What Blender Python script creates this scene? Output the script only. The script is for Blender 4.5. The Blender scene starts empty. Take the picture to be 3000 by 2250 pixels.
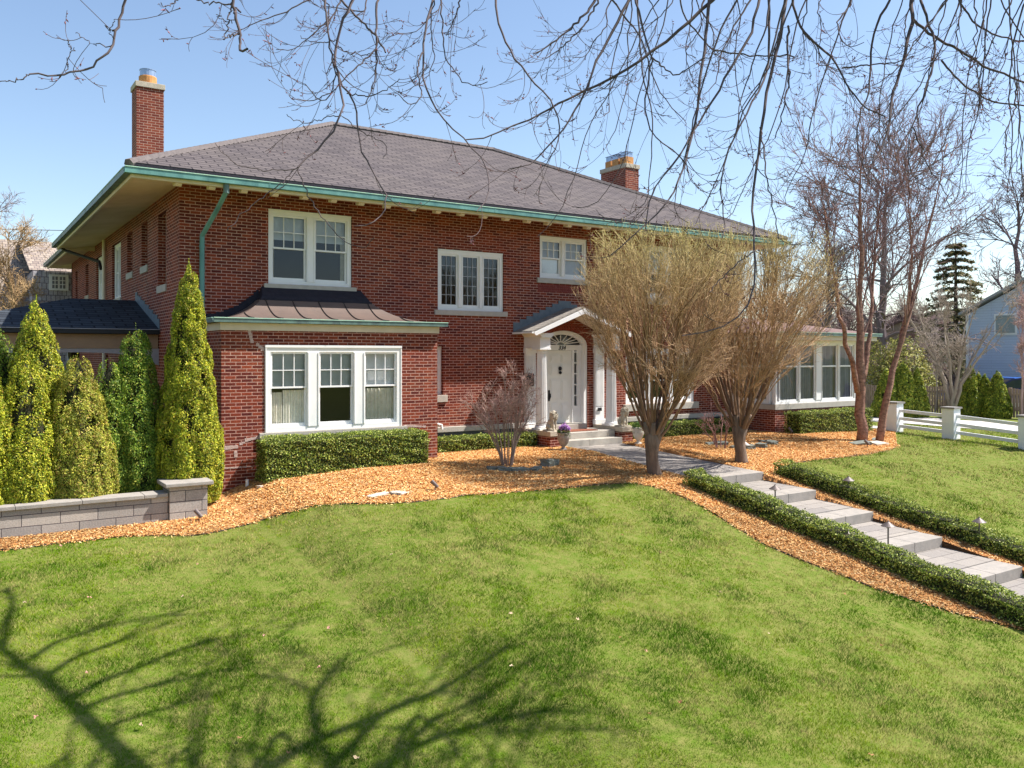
import bpy, bmesh, math, random
import numpy as np
from mathutils import Vector, Matrix
from mathutils.geometry import delaunay_2d_cdt

# ------------------------------------------------------------------ camera, sky, sun
SC = bpy.context.scene
COL = SC.collection
FPX, HY = 2480.0, 1040.0                    # focal length and horizon row of the 3000x2250 photograph
CAM = np.array([-4.07, -18.8, 2.4])
_n = math.hypot(3725, 2480)
RT = np.array([3725/_n, -2480/_n, 0.0])     # camera right
FW = np.array([2480/_n, 3725/_n, 0.0])      # camera forward (level)
cd = bpy.data.cameras.new('camera'); cam = bpy.data.objects.new('camera', cd); COL.objects.link(cam)
cam.location = CAM
cam.rotation_euler = (math.pi/2, 0, math.atan2(-FW[0], FW[1]))
cd.sensor_width = 36; cd.lens = FPX/3000*36
cd.shift_y = -(1125-HY)/3000
cd.clip_start = 0.1; cd.clip_end = 3000
SC.camera = cam

SUNV = np.array([0.62, -0.30, 1.0]); SUNV /= np.linalg.norm(SUNV)
w = bpy.data.worlds.new('World'); SC.world = w; w.use_nodes = True
nt = w.node_tree; bg = nt.nodes['Background']
sky = nt.nodes.new('ShaderNodeTexSky'); sky.sky_type = 'NISHITA'; sky.sun_disc = False
sky.sun_elevation = math.asin(SUNV[2]); sky.sun_rotation = math.atan2(SUNV[0], SUNV[1])
sky.air_density = 1.0; sky.dust_density = 0.7; sky.ozone_density = 1.0
nt.links.new(sky.outputs[0], bg.inputs[0]); bg.inputs[1].default_value = 0.10
ld = bpy.data.lights.new('sun', 'SUN'); lo = bpy.data.objects.new('sun', ld); COL.objects.link(lo)
ld.energy = 5.0; ld.angle = math.radians(0.5); ld.color = (1, 0.95, 0.87)
lo.rotation_euler = Vector(SUNV).to_track_quat('Z', 'Y').to_euler(); lo.location = (20, -30, 40)
SC.view_settings.view_transform = 'Standard'; SC.view_settings.look = 'None'
SC.view_settings.exposure = 1.06; SC.view_settings.gamma = 1.0

rng = np.random.default_rng(7); random.seed(7)

# ------------------------------------------------------------------ survey helpers (photo pixel -> place)
def ray(px, py):
    return FW + RT*((px-1500)/FPX) + np.array([0, 0, (HY-py)/FPX])
def onY(px, py, y):
    d = ray(px, py); t = (y-CAM[1])/d[1]; return CAM+t*d
def onX(px, py, x):
    d = ray(px, py); t = (x-CAM[0])/d[0]; return CAM+t*d
def at(px, py, t):
    return CAM+t*ray(px, py)

# ------------------------------------------------------------------ terrain
def terr(x, y):
    x = np.asarray(x, float); y = np.asarray(y, float)
    h0 = np.interp(x, [-9, -1, .4, 1.3, 3, 18, 22, 60], [-.55, -.5, -.42, -.1, 0, 0, -.12, -.1])
    s = -y
    k = np.interp(x, [0, 8], [.11, .18])
    d = .08*np.clip(s-2.5, 0, 3.5)+k*np.clip(s-6, 0, 8)+.03*np.clip(s-14, 0, 25)
    g = np.interp(x, [19, 22, 25], [1, .45, .15])
    b = np.clip((y)/6, 0, 1)                 # level again behind the front wall
    return (h0*(1-b)+(-.15)*b) - d*g
def ground(px, py):
    d = ray(px, py); a, b = 2.0, 200.0
    f = lambda t: CAM[2]+t*d[2]-float(terr(CAM[0]+t*d[0], CAM[1]+t*d[1]))
    ts = np.linspace(3, 150, 1500)
    v = CAM[2]+ts*d[2]-terr(CAM[0]+ts*d[0], CAM[1]+ts*d[1])
    i = np.argmax(v < 0)
    if v[i] >= 0: return CAM+150*d
    a, b = ts[max(i-1, 0)], ts[i]
    for _ in range(30):
        m = (a+b)/2
        if f(m) > 0: a = m
        else: b = m
    return CAM+a*d

# ------------------------------------------------------------------ objects
def tag(o, label=None, cat=None, group=None, kind=None):
    if label: o['label'] = label
    if cat: o['category'] = cat
    if group: o['group'] = group
    if kind: o['kind'] = kind
    return o
def empty(name, loc, label, cat, group=None, rz=0):
    o = bpy.data.objects.new(name, None); COL.objects.link(o); o.location = loc; o.rotation_euler = (0, 0, rz)
    o.empty_display_size = .2
    return tag(o, label, cat, group)
def link(name, me, mat, parent=None, world=True):
    o = bpy.data.objects.new(name, me); COL.objects.link(o)
    if mat and not me.materials: me.materials.append(mat)
    if parent:
        o.parent = parent
        if world:                       # mesh was written in world coordinates
            L = Vector(); p = parent; M = Matrix.Identity(4)
            while p:
                M = Matrix.LocRotScale(p.location, p.rotation_euler, p.scale) @ M if True else M
                p = p.parent
            me.transform(M.inverted())
    return o
class MB:
    def __init__(s, M=None): s.v = []; s.f = []; s.M = M
    def add(s, vs, fs):
        b = len(s.v)
        if s.M: vs = [s.M(*q) for q in vs]
        s.v += [tuple(q) for q in vs]; s.f += [tuple(b+i for i in q) for q in fs]
    def box(s, x0, x1, y0, y1, z0, z1):
        s.add([(x0,y0,z0),(x1,y0,z0),(x1,y1,z0),(x0,y1,z0),(x0,y0,z1),(x1,y0,z1),(x1,y1,z1),(x0,y1,z1)],
              [(0,3,2,1),(4,5,6,7),(0,1,5,4),(1,2,6,5),(2,3,7,6),(3,0,4,7)])
    def quad(s, a, b, c, d): s.add([a, b, c, d], [(0,1,2,3)])
    def prism(s, poly, a, b, f):
        """poly of 2D points, f(p, h) -> 3D, extruded from h=a to h=b"""
        n = len(poly)
        s.add([f(p, a) for p in poly]+[f(p, b) for p in poly],
              [tuple(range(n))[::-1], tuple(range(n, 2*n))]+[(i, (i+1) % n, n+(i+1) % n, n+i) for i in range(n)])
    def tube(s, pts, rad, k=8, cap=True):
        pts = [Vector(p) for p in pts]; n = len(pts)
        if not hasattr(rad, '__len__'): rad = [rad]*n
        vs = []; 
        t0 = (pts[1]-pts[0]).normalized(); ref = Vector((0,0,1)) if abs(t0.z) < .9 else Vector((1,0,0))
        u = t0.cross(ref).normalized()
        for i, p in enumerate(pts):
            t = (pts[min(i+1, n-1)]-pts[max(i-1, 0)]).normalized()
            u = (u-t*u.dot(t)).normalized(); v = t.cross(u)
            for j in range(k):
                a = 2*math.pi*j/k; vs.append(p+(u*math.cos(a)+v*math.sin(a))*rad[i])
        fs = [(i*k+j, i*k+(j+1) % k, (i+1)*k+(j+1) % k, (i+1)*k+j) for i in range(n-1) for j in range(k)]
        if cap: fs += [tuple(range(k))[::-1], tuple(range((n-1)*k, n*k))]
        s.add(vs, fs)
    def lathe(s, prof, c, k=16, flute=0, n=None):
        vs = []; m = len(prof)
        for r, z in prof:
            for j in range(k):
                a = 2*math.pi*j/k; rr = r*(1-flute*(j % 2)) if flute else r
                vs.append((c[0]+rr*math.cos(a), c[1]+rr*math.sin(a), c[2]+z))
        fs = [(i*k+j, i*k+(j+1) % k, (i+1)*k+(j+1) % k, (i+1)*k+j) for i in range(m-1) for j in range(k)]
        fs += [tuple(range(k))[::-1], tuple(range((m-1)*k, m*k))]
        s.add(vs, fs)
    def mesh(s, name, smooth=False):
        me = bpy.data.meshes.new(name); me.from_pydata(s.v, [], s.f)
        bm = bmesh.new(); bm.from_mesh(me); bmesh.ops.recalc_face_normals(bm, faces=bm.faces); bm.to_mesh(me); bm.free()
        if smooth:
            me.polygons.foreach_set('use_smooth', [True]*len(me.polygons))
        return me
    def build(s, name, mat, parent=None, smooth=False, bevel=0):
        o = link(name, s.mesh(name, smooth), mat, parent)
        if bevel:
            b = o.modifiers.new('bevel', 'BEVEL'); b.width = bevel; b.segments = 2; b.limit_method = 'ANGLE'
        return o

def npmesh(name, V, F, col=None):
    """V (n,3), F (m,k) arrays; col (n,3) per-vertex own colour"""
    me = bpy.data.meshes.new(name); k = F.shape[1]
    me.vertices.add(len(V)); me.vertices.foreach_set('co', np.ascontiguousarray(V, dtype=np.float32).ravel())
    me.loops.add(F.size); me.loops.foreach_set('vertex_index', np.ascontiguousarray(F, dtype=np.int32).ravel())
    me.polygons.add(len(F))
    me.polygons.foreach_set('loop_start', np.arange(0, F.size, k, dtype=np.int32))
    me.update(calc_edges=True)
    if col is not None:
        a = me.color_attributes.new('Col', 'FLOAT_COLOR', 'POINT')
        c = np.ones((len(V), 4), np.float32); c[:, :3] = col; a.data.foreach_set('color', c.ravel())
    me.validate()
    return me

def paths(P, R, k=3, C=None):
    """P (n,m,3) centre lines, R (n,m) radii, C (n,3) colour -> V,F,C of tubes"""
    n, m, _ = P.shape
    T = np.gradient(P, axis=1); T /= np.linalg.norm(T, axis=2, keepdims=True)+1e-9
    ref = np.where(np.abs(T[:, :1, 2:3]) < .8, np.array([0, 0, 1.]), np.array([1., 0, 0]))
    U = np.cross(T, ref); U /= np.linalg.norm(U, axis=2, keepdims=True)+1e-9
    W = np.cross(T, U)
    a = np.arange(k)*2*math.pi/k
    V = P[:, :, None, :]+R[:, :, None, None]*(U[:, :, None, :]*np.cos(a)[None, None, :, None]+W[:, :, None, :]*np.sin(a)[None, None, :, None])
    base = (np.arange(n)[:, None, None]*m+np.arange(m-1)[None, :, None])*k
    j = np.arange(k)[None, None, :]; j2 = (j+1) % k
    F = np.stack([base+j, base+j2, base+k+j2, base+k+j], -1).reshape(-1, 4)
    Cc = None if C is None else np.repeat(C, m*k, axis=0)
    return V.reshape(-1, 3), F, Cc
def merge(parts):
    V = []; F = []; C = []; b = 0
    for v, f, c in parts:
        V.append(v); F.append(f+b); C.append(c); b += len(v)
    return np.concatenate(V), np.concatenate(F), np.concatenate(C)

def vnoise(x, y, sc, seed=0):
    r = np.random.default_rng(seed).random((256, 256))
    x = x/sc+57.3; y = y/sc+91.7
    xi = np.floor(x).astype(int); yi = np.floor(y).astype(int); fx = x-xi; fy = y-yi
    fx = fx*fx*(3-2*fx); fy = fy*fy*(3-2*fy)
    g = lambda a, b: r[a % 256, b % 256]
    return (g(xi, yi)*(1-fx)+g(xi+1, yi)*fx)*(1-fy)+(g(xi, yi+1)*(1-fx)+g(xi+1, yi+1)*fx)*fy
def inpoly(x, y, poly):
    x = np.asarray(x); y = np.asarray(y); c = np.zeros(x.shape, bool); n = len(poly); j = n-1
    for i in range(n):
        xi, yi = poly[i][:2]; xj, yj = poly[j][:2]
        m = ((yi > y) != (yj > y)) & (x < (xj-xi)*(y-yi)/((yj-yi) or 1e-9)+xi)
        c ^= m; j = i
    return c

# ------------------------------------------------------------------ materials
def nodes(name):
    m = bpy.data.materials.new(name); m.use_nodes = True
    return m, m.node_tree, m.node_tree.nodes['Principled BSDF']
def N(nt, t, **kw):
    n = nt.nodes.new(t)
    for k, v in kw.items():
        if k in n.inputs: n.inputs[k].default_value = v
        else: setattr(n, k, v)
    return n
def mixc(nt, fac, a, b, mode='MIX'):
    n = nt.nodes.new('ShaderNodeMix'); n.data_type = 'RGBA'; n.blend_type = mode
    for s, v in ((n.inputs[0], fac), (n.inputs[6], a), (n.inputs[7], b)):
        if hasattr(v, 'links') or hasattr(v, 'is_linked'): nt.links.new(v, s)
        elif isinstance(v, (int, float)): s.default_value = v
        else: s.default_value = (*v, 1)
    return n.outputs[2]
def mat(name, c, c2=None, scale=8, rough=.7, bump=0, bscale=60, metal=0, spec=.3, detail=6, stretch=(1,1,1)):
    m, nt, p = nodes(name)
    geo = N(nt, 'ShaderNodeNewGeometry'); mp = N(nt, 'ShaderNodeMapping'); mp.inputs['Scale'].default_value = stretch
    nt.links.new(geo.outputs['Position'], mp.inputs['Vector'])
    no = N(nt, 'ShaderNodeTexNoise', Scale=scale, Detail=detail, Roughness=.65); nt.links.new(mp.outputs[0], no.inputs['Vector'])
    r = N(nt, 'ShaderNodeMapRange'); r.inputs[1].default_value = .3; r.inputs[2].default_value = .7
    nt.links.new(no.outputs[0], r.inputs[0])
    c2 = c2 or tuple(q*.78 for q in c)
    nt.links.new(mixc(nt, r.outputs[0], c, c2), p.inputs['Base Color'])
    p.inputs['Roughness'].default_value = rough; p.inputs['Metallic'].default_value = metal
    p.inputs['Specular IOR Level'].default_value = spec
    if bump:
        n2 = N(nt, 'ShaderNodeTexNoise', Scale=bscale, Detail=4); nt.links.new(mp.outputs[0], n2.inputs['Vector'])
        b = N(nt, 'ShaderNodeBump', Strength=bump, Distance=.02); nt.links.new(n2.outputs[0], b.inputs['Height'])
        nt.links.new(b.outputs[0], p.inputs['Normal'])
    return m
def wallvec(nt, zscale=1.0, swap=False, rot=0):
    """(along wall, height) whichever way the wall faces, from world position"""
    geo = N(nt, 'ShaderNodeNewGeometry'); sp = N(nt, 'ShaderNodeSeparateXYZ'); sn = N(nt, 'ShaderNodeSeparateXYZ')
    nt.links.new(geo.outputs['Position'], sp.inputs[0]); nt.links.new(geo.outputs['True Normal'], sn.inputs[0])
    ax = N(nt, 'ShaderNodeMath', operation='ABSOLUTE'); nt.links.new(sn.outputs[0], ax.inputs[0])
    ay = N(nt, 'ShaderNodeMath', operation='ABSOLUTE'); nt.links.new(sn.outputs[1], ay.inputs[0])
    gt = N(nt, 'ShaderNodeMath', operation='GREATER_THAN'); nt.links.new(ax.outputs[0], gt.inputs[0]); nt.links.new(ay.outputs[0], gt.inputs[1])
    mx = N(nt, 'ShaderNodeMix'); mx.data_type = 'FLOAT'
    nt.links.new(gt.outputs[0], mx.inputs[0]); nt.links.new(sp.outputs[0], mx.inputs[2]); nt.links.new(sp.outputs[1], mx.inputs[3])
    mz = N(nt, 'ShaderNodeMath', operation='MULTIPLY'); nt.links.new(sp.outputs[2], mz.inputs[0]); mz.inputs[1].default_value = zscale
    cb = N(nt, 'ShaderNodeCombineXYZ')
    nt.links.new(mx.outputs[0], cb.inputs[1 if swap else 0]); nt.links.new(mz.outputs[0], cb.inputs[0 if swap else 1])
    return cb.outputs[0], geo
def brickmat(name, c1, c2, mortar, bw=.218, rh=.0685, ms=.006, zscale=1, swap=False, rough=.85, bump=.5, dirt=.35, bias=0, offset=.5, big=(.8, .8, .8), flat=False, smooth=.1, msn=0.0, hv=1.15):
    m, nt, p = nodes(name)
    if flat:
        geo = N(nt, 'ShaderNodeNewGeometry'); vec = geo.outputs['Position']
    else: vec, geo = wallvec(nt, zscale, swap)
    wob = N(nt, 'ShaderNodeTexNoise', Scale=3.0, Detail=3); nt.links.new(geo.outputs['Position'], wob.inputs['Vector'])
    ad = N(nt, 'ShaderNodeVectorMath', operation='MULTIPLY_ADD'); nt.links.new(wob.outputs['Color'], ad.inputs[0])
    ad.inputs[1].default_value = (.012, .008, 0); nt.links.new(vec, ad.inputs[2])
    b = N(nt, 'ShaderNodeTexBrick'); nt.links.new(ad.outputs[0], b.inputs['Vector'])
    b.inputs['Color1'].default_value = (*c1, 1); b.inputs['Color2'].default_value = (*c2, 1); b.inputs['Mortar'].default_value = (*mortar, 1)
    b.inputs['Scale'].default_value = 1; b.inputs['Brick Width'].default_value = bw; b.inputs['Row Height'].default_value = rh
    b.inputs['Mortar Size'].default_value = ms; b.inputs['Mortar Smooth'].default_value = smooth; b.inputs['Bias'].default_value = bias
    b.offset = offset
    n1 = N(nt, 'ShaderNodeTexNoise', Scale=.7, Detail=5, Roughness=.7); nt.links.new(geo.outputs['Position'], n1.inputs['Vector'])
    n2 = N(nt, 'ShaderNodeTexNoise', Scale=45, Detail=3); nt.links.new(geo.outputs['Position'], n2.inputs['Vector'])
    r1 = N(nt, 'ShaderNodeMapRange'); r1.inputs[1].default_value = .35; r1.inputs[2].default_value = .68; nt.links.new(n1.outputs[0], r1.inputs[0])
    c = mixc(nt, r1.outputs[0], b.outputs['Color'], mixc(nt, 1.0, b.outputs['Color'], big, 'MULTIPLY'))
    r2 = N(nt, 'ShaderNodeMapRange'); r2.inputs[1].default_value = .3; r2.inputs[2].default_value = .7
    r2.inputs[3].default_value = 1-dirt; r2.inputs[4].default_value = hv; nt.links.new(n2.outputs[0], r2.inputs[0])
    g = N(nt, 'ShaderNodeCombineXYZ')
    for i in range(3): nt.links.new(r2.outputs[0], g.inputs[i])
    c = mixc(nt, 1.0, c, g.outputs[0], 'MULTIPLY')
    nt.links.new(c, p.inputs['Base Color']); p.inputs['Roughness'].default_value = rough; p.inputs['Specular IOR Level'].default_value = .2
    inv = N(nt, 'ShaderNodeMath', operation='SUBTRACT'); inv.inputs[0].default_value = 1; nt.links.new(b.outputs['Fac'], inv.inputs[1])
    su = N(nt, 'ShaderNodeMath', operation='MULTIPLY_ADD'); nt.links.new(n2.outputs[0], su.inputs[0]); su.inputs[1].default_value = .4; nt.links.new(inv.outputs[0], su.inputs[2])
    bp = N(nt, 'ShaderNodeBump', Strength=bump, Distance=.01); nt.links.new(su.outputs[0], bp.inputs['Height']); nt.links.new(bp.outputs[0], p.inputs['Normal'])
    return m
def colmat(name, rough=.6, spec=.25, trans=0.0):
    """plant material: every leaf or twig carries its own colour"""
    m, nt, p = nodes(name)
    a = N(nt, 'ShaderNodeAttribute', attribute_name='Col')
    nt.links.new(a.outputs['Color'], p.inputs['Base Color']); p.inputs['Roughness'].default_value = rough; p.inputs['Specular IOR Level'].default_value = spec
    if trans:
        t = N(nt, 'ShaderNodeBsdfTranslucent'); nt.links.new(a.outputs['Color'], t.inputs[0])
        mx = N(nt, 'ShaderNodeMixShader'); mx.inputs[0].default_value = trans
        nt.links.new(p.outputs[0], mx.inputs[1]); nt.links.new(t.outputs[0], mx.inputs[2])
        nt.links.new(mx.outputs[0], nt.nodes['Material Output'].inputs[0])
    return m
def glassmat(name, tint, refl=.12):
    m, nt, p = nodes(name); nt.nodes.remove(p)
    t = N(nt, 'ShaderNodeBsdfTransparent'); t.inputs[0].default_value = (*tint, 1)
    g = N(nt, 'ShaderNodeBsdfGlossy'); g.inputs['Roughness'].default_value = .02; g.inputs[0].default_value = (.9, .95, 1, 1)
    geo = N(nt, 'ShaderNodeNewGeometry'); no = N(nt, 'ShaderNodeTexNoise', Scale=1.6, Detail=1); nt.links.new(geo.outputs['Position'], no.inputs['Vector'])
    bp = N(nt, 'ShaderNodeBump', Strength=.05, Distance=.05); nt.links.new(no.outputs[0], bp.inputs['Height']); nt.links.new(bp.outputs[0], g.inputs['Normal'])
    fr = N(nt, 'ShaderNodeFresnel'); fr.inputs[0].default_value = 1.5
    ad = N(nt, 'ShaderNodeMath', operation='ADD'); nt.links.new(fr.outputs[0], ad.inputs[0]); ad.inputs[1].default_value = refl; ad.use_clamp = True
    mx = N(nt, 'ShaderNodeMixShader'); nt.links.new(ad.outputs[0], mx.inputs[0]); nt.links.new(t.outputs[0], mx.inputs[1]); nt.links.new(g.outputs[0], mx.inputs[2])
    nt.links.new(mx.outputs[0], nt.nodes['Material Output'].inputs[0])
    return m

BRICK = brickmat('red_brick', (.27,.060,.026), (.10,.019,.015), (.50,.32,.255), big=(.88,.68,.72), dirt=.38, ms=.0078)
BRICK_FLUE = brickmat('chimney_brick', (.30,.075,.04), (.17,.035,.025), (.52,.36,.28), dirt=.35, ms=.007, rh=.075, big=(.7,.62,.62))
SHINGLE = brickmat('asphalt_shingles', (.125,.105,.102), (.078,.066,.068), (.03,.025,.028), bw=.42, rh=.17, ms=.016, zscale=2.31, rough=.95, bump=.8, dirt=.25, big=(.86,.86,.92), bias=-.2, smooth=.3)
SHINGLE_D = brickmat('dark_shingles', (.065,.078,.095), (.035,.042,.055), (.012,.014,.018), bw=.45, rh=.2, ms=.02, zscale=3.4, rough=.9, bump=.6, dirt=.35)
SHINGLE_P = brickmat('portico_shingles', (.30,.27,.24), (.22,.20,.18), (.10,.09,.08), bw=.31, rh=.14, ms=.007, zscale=2.4, rough=.95, bump=.6, dirt=.25)
SHAKE = brickmat('cedar_shakes', (.60,.57,.60), (.44,.41,.45), (.15,.12,.15), bw=.16, rh=.24, ms=.012, rough=.95, bump=.8, dirt=.45, smooth=.3)
SHAKE_R = brickmat('shake_roof', (.44,.36,.29), (.28,.22,.19), (.12,.10,.11), bw=.2, rh=.2, ms=.012, zscale=1.6, rough=.95, bump=.8, dirt=.45, smooth=.3)
CMU = brickmat('split_block', (.44,.39,.345), (.31,.285,.265), (.06,.05,.06), bw=.56, rh=.19, ms=.006, rough=.9, bump=.5, dirt=.22)
PAVER = brickmat('stone_pavers', (.30,.27,.24), (.225,.205,.19), (.07,.06,.06), bw=.62, rh=.31, ms=.006, rough=.85, bump=.4, dirt=.12, flat=True, big=(.9,.9,.93), offset=.37)
LIME = mat('limestone', (.46,.42,.37), (.36,.33,.29), 6, .85, .25, 80)
LIME_W = mat('weathered_limestone', (.50,.44,.35), (.36,.31,.25), 9, .9, .35, 60)
COPING = mat('stone_coping', (.335,.30,.27), (.25,.23,.21), 7, .8, .3, 90)
WHITE = mat('white_paint', (.80,.79,.78), (.74,.73,.73), 3, .45, .05, 30)
CREAM = mat('cream_paint', (.70,.61,.49), (.60,.51,.39), 2.5, .6, .1, 30)
SOFFIT = mat('soffit_stucco', (.78,.64,.52), (.58,.46,.35), .9, .9, .5, 45)
COPPER = mat('verdigris_copper', (.14,.32,.29), (.05,.15,.155), 3.0, .55, .1, 40, spec=.4, stretch=(1,1,.25))
COPPER_L = mat('pale_verdigris', (.50,.68,.52), (.30,.52,.44), 6, .5)
COPPER_D = mat('aged_copper', (.13,.22,.19), (.05,.075,.08), 5, .5, .1, 40, spec=.5, stretch=(1,1,.3))
BRONZE = mat('bronze_metal_roof', (.14,.098,.082), (.11,.08,.07), 3, .45, .04, 20, spec=.5)
TAR = mat('black_membrane', (.012,.011,.02), (.022,.020,.03), 10, .8, .5, 30)
FOUND = mat('bluestone_base', (.14,.15,.17), (.09,.10,.115), 4, .8, .2, 40)
SLATE = mat('step_flashing', (.16,.19,.215), (.11,.135,.155), 6, .7, .3, 30)
DARK = mat('black_iron', (.012,.012,.014), (.02,.018,.02), 10, .5)
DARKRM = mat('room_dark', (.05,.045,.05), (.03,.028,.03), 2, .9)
GLASS = glassmat('window_glass', (.93,.95,.97), .0)
GLASS_D = glassmat('dark_glass', (.62,.63,.68), .01)
BLIND = mat('blind_slats', (.66,.66,.66), (.54,.54,.55), 3, .6)
CURT = mat('lace_curtain', (.90,.84,.72), (.70,.64,.53), 12, .9, .2, 60)
CURT_W = mat('sheer_curtain', (.36,.33,.38), (.26,.24,.30), 5, .9)
LEAD = mat('lead_came', (.42,.43,.46), (.35,.36,.4), 10, .5)
CLAY = mat('clay_flue', (.60,.30,.10), (.40,.17,.06), 9, .7, .2, 40)
STEEL = mat('galvanised_cover', (.40,.48,.62), (.30,.38,.52), 6, .3, metal=.6)  # blue of the base colour stands for reflected sky
CONC = mat('pale_concrete', (.56,.52,.48), (.47,.44,.41), 1.5, .9, .3, 70)
ROCK = mat('fieldstone', (.19,.20,.17), (.11,.12,.11), 7, .95, .8, 25)
FLAG = mat('pale_flagstone', (.52,.46,.38), (.42,.37,.31), 7, .9, .4, 40)
BARK = colmat('bark', .9, .1)
LEAF = colmat('leaf', .55, .25, .25)
GRASS = colmat('grass_blades', .8, .04, .22)
CHIP = colmat('wood_chips', .85, .15)
# ================================================================== GROUND
BED_EDGE = [ground(a*1.3562, b*1.3562) for a, b in [(1, 1191),(60,1184),(120,1176),(180,1169),(250,1161),(310,1158),(370,1158),(420,1157),(450,1153),(480,1147),(520,1137),(560,1126),(600,1114),(640,1103),(670,1096),(700,1092),(760,1089),(830,1089),(900,1085),(950,1079),(1000,1072),(1050,1069),(1100,1065),(1150,1061),(1200,1057),(1250,1052),(1300,1047),(1340,1045),(1370,1045),(1400,1050),(1425,1056),(1450,1064),(1475,1074),(1500,1085),(1520,1096),(1540,1108),(1570,1127),(1600,1146),(1625,1161),(1650,1176),(1685,1191),(1720,1206),(1760,1221),(1800,1236),(1850,1256),(1900,1276),(1950,1291),(2000,1306),(2050,1321),(2100,1336),(2160,1349),(2205,1361)]]
BED_EDGE = [(p[0], p[1]) for p in BED_EDGE]
e0, e1 = BED_EDGE[0], BED_EDGE[-1]
LEFT_BED = [(-9.5, e0[1]-.1)]+BED_EDGE+[(9.3, -15.2), (9.22, -15.2), (9.22, -1.2), (9.0, -.05), (5.4, -.05), (5.4, -1.46), (.42, -1.46), (.42, -.05), (.05, -.05), (.05, 3), (-9.5, 3)]
RB = [ground(a, b) for a, b in [(2293,1366),(2330,1358),(2380,1349),(2440,1344),(2490,1338),(2545,1331),(2590,1322),(2622,1313),(2628,1305)]]
RB = [(p[0], p[1]) for p in RB]
RIGHT_BED = [(11.18, -15.0), (12.15, -15.0), (12.15, -6.7)]+RB+[(21.7, -2.7), (21.9, -1.5), (21.15, -1.66), (16.98, -1.66), (16.98, -.05), (11.5, -.05), (11.3, -1.25), (11.18, -1.25)]
DRIVE = [(25, -40), (28.3, -40), (28.3, 14), (25, 14)]

def sheet(name, poly, mat_, dz, step=.35, holes=None):
    xs = [p[0] for p in poly]; ys = [p[1] for p in poly]
    gx, gy = np.meshgrid(np.arange(min(xs), max(xs), step), np.arange(min(ys), max(ys), step))
    gx = gx.ravel()+rng.uniform(-.08, .08, gx.size); gy = gy.ravel()+rng.uniform(-.08, .08, gy.size)
    m = inpoly(gx, gy, poly)
    pts = [Vector(p[:2]) for p in poly]+[Vector((a, b)) for a, b in zip(gx[m], gy[m])]
    n = len(poly)
    v, e, f, *_ = delaunay_2d_cdt(pts, [(i, (i+1) % n) for i in range(n)], [list(range(n))], 1, 1e-4)
    v = np.array([(p.x, p.y) for p in v]); z = terr(v[:, 0], v[:, 1])+dz
    me = bpy.data.meshes.new(name); me.from_pydata(np.column_stack([v, z]).tolist(), [], [tuple(q) for q in f])
    me.polygons.foreach_set('use_smooth', [True]*len(me.polygons))
    return link(name, me, mat_)

def build_ground():
    ax = np.unique(np.concatenate([np.array([-700,-400,-200,-100,-60,-40,-25]), np.arange(-16, 36, .25), np.array([36,38,42,48,60,80,120,200,400,700])]))
    ay = np.unique(np.concatenate([np.array([-700,-400,-200,-100,-60,-40,-30]), np.arange(-24, 8, .25), np.array([8,10,14,20,30,40,60,90,150,300,700])]))
    X, Y = np.meshgrid(ax, ay); Z = terr(X, Y)
    Z = Z-.45*((X > 9.3) & (X < 11.1) & (Y < -1.4) & (Y > -15.2))
    Z = Z+.012*(vnoise(X, Y, .9, 3)-.5)*((np.abs(X) < 40) & (Y < 0))
    Z = Z-.6*((X > .3) & (X < 16.8) & (Y > .3) & (Y < 18.5))
    V = np.column_stack([X.ravel(), Y.ravel(), Z.ravel()]); nx = len(ax)
    i = (np.arange(len(ay)-1)[:, None]*nx+np.arange(nx-1)[None, :]).ravel()
    me = npmesh('ground', V, np.stack([i, i+1, i+nx+1, i+nx], 1))
    me.polygons.foreach_set('use_smooth', [True]*len(me.polygons))
    m = mat('lawn_soil', (.075,.135,.008), (.19,.18,.055), 7, .95, .6, 60, spec=.1, detail=10)
    tag(link('ground', me, m), kind='structure')
    mm = mat('mulch_bed', (.50,.26,.11), (.30,.13,.05), 26, .95, .9, 45, spec=.1)
    tag(sheet('mulch_bed_front', LEFT_BED, mm, .012), kind='structure')
    tag(sheet('mulch_bed_side', RIGHT_BED, mm, .012), kind='structure')
    d = MB(); ys = list(np.arange(-40, 15, 3.0))
    for a, b in zip(ys[:-1], ys[1:]):
        za, zb = float(terr(25, a))+.03, float(terr(25, b))+.03
        d.add([(25,a,za),(28.3,a,za),(28.3,b-.02,zb),(25,b-.02,zb),(25,a,za-.3),(28.3,a,za-.3),(28.3,b-.02,zb-.3),(25,b-.02,zb-.3)],
              [(0,1,2,3),(0,4,5,1),(1,5,6,2),(2,6,7,3),(3,7,4,0)])
    tag(d.build('driveway', CONC), kind='structure')
    d = MB(); d.box(22.3, 23.1, -2.2, 8, -.3, -.095); tag(d.build('side_path', CONC), kind='structure')
    d = MB(); d.box(-9, -.02, 3.2, 22, -.8, -.5); tag(d.build('carport_drive', CONC), kind='structure')
build_ground()

# ================================================================== HOUSE
house = empty('brick_house', (0, 0, 0), 'large red brick house with hipped grey roof, verdigris gutters and white windows', 'house')

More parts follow.
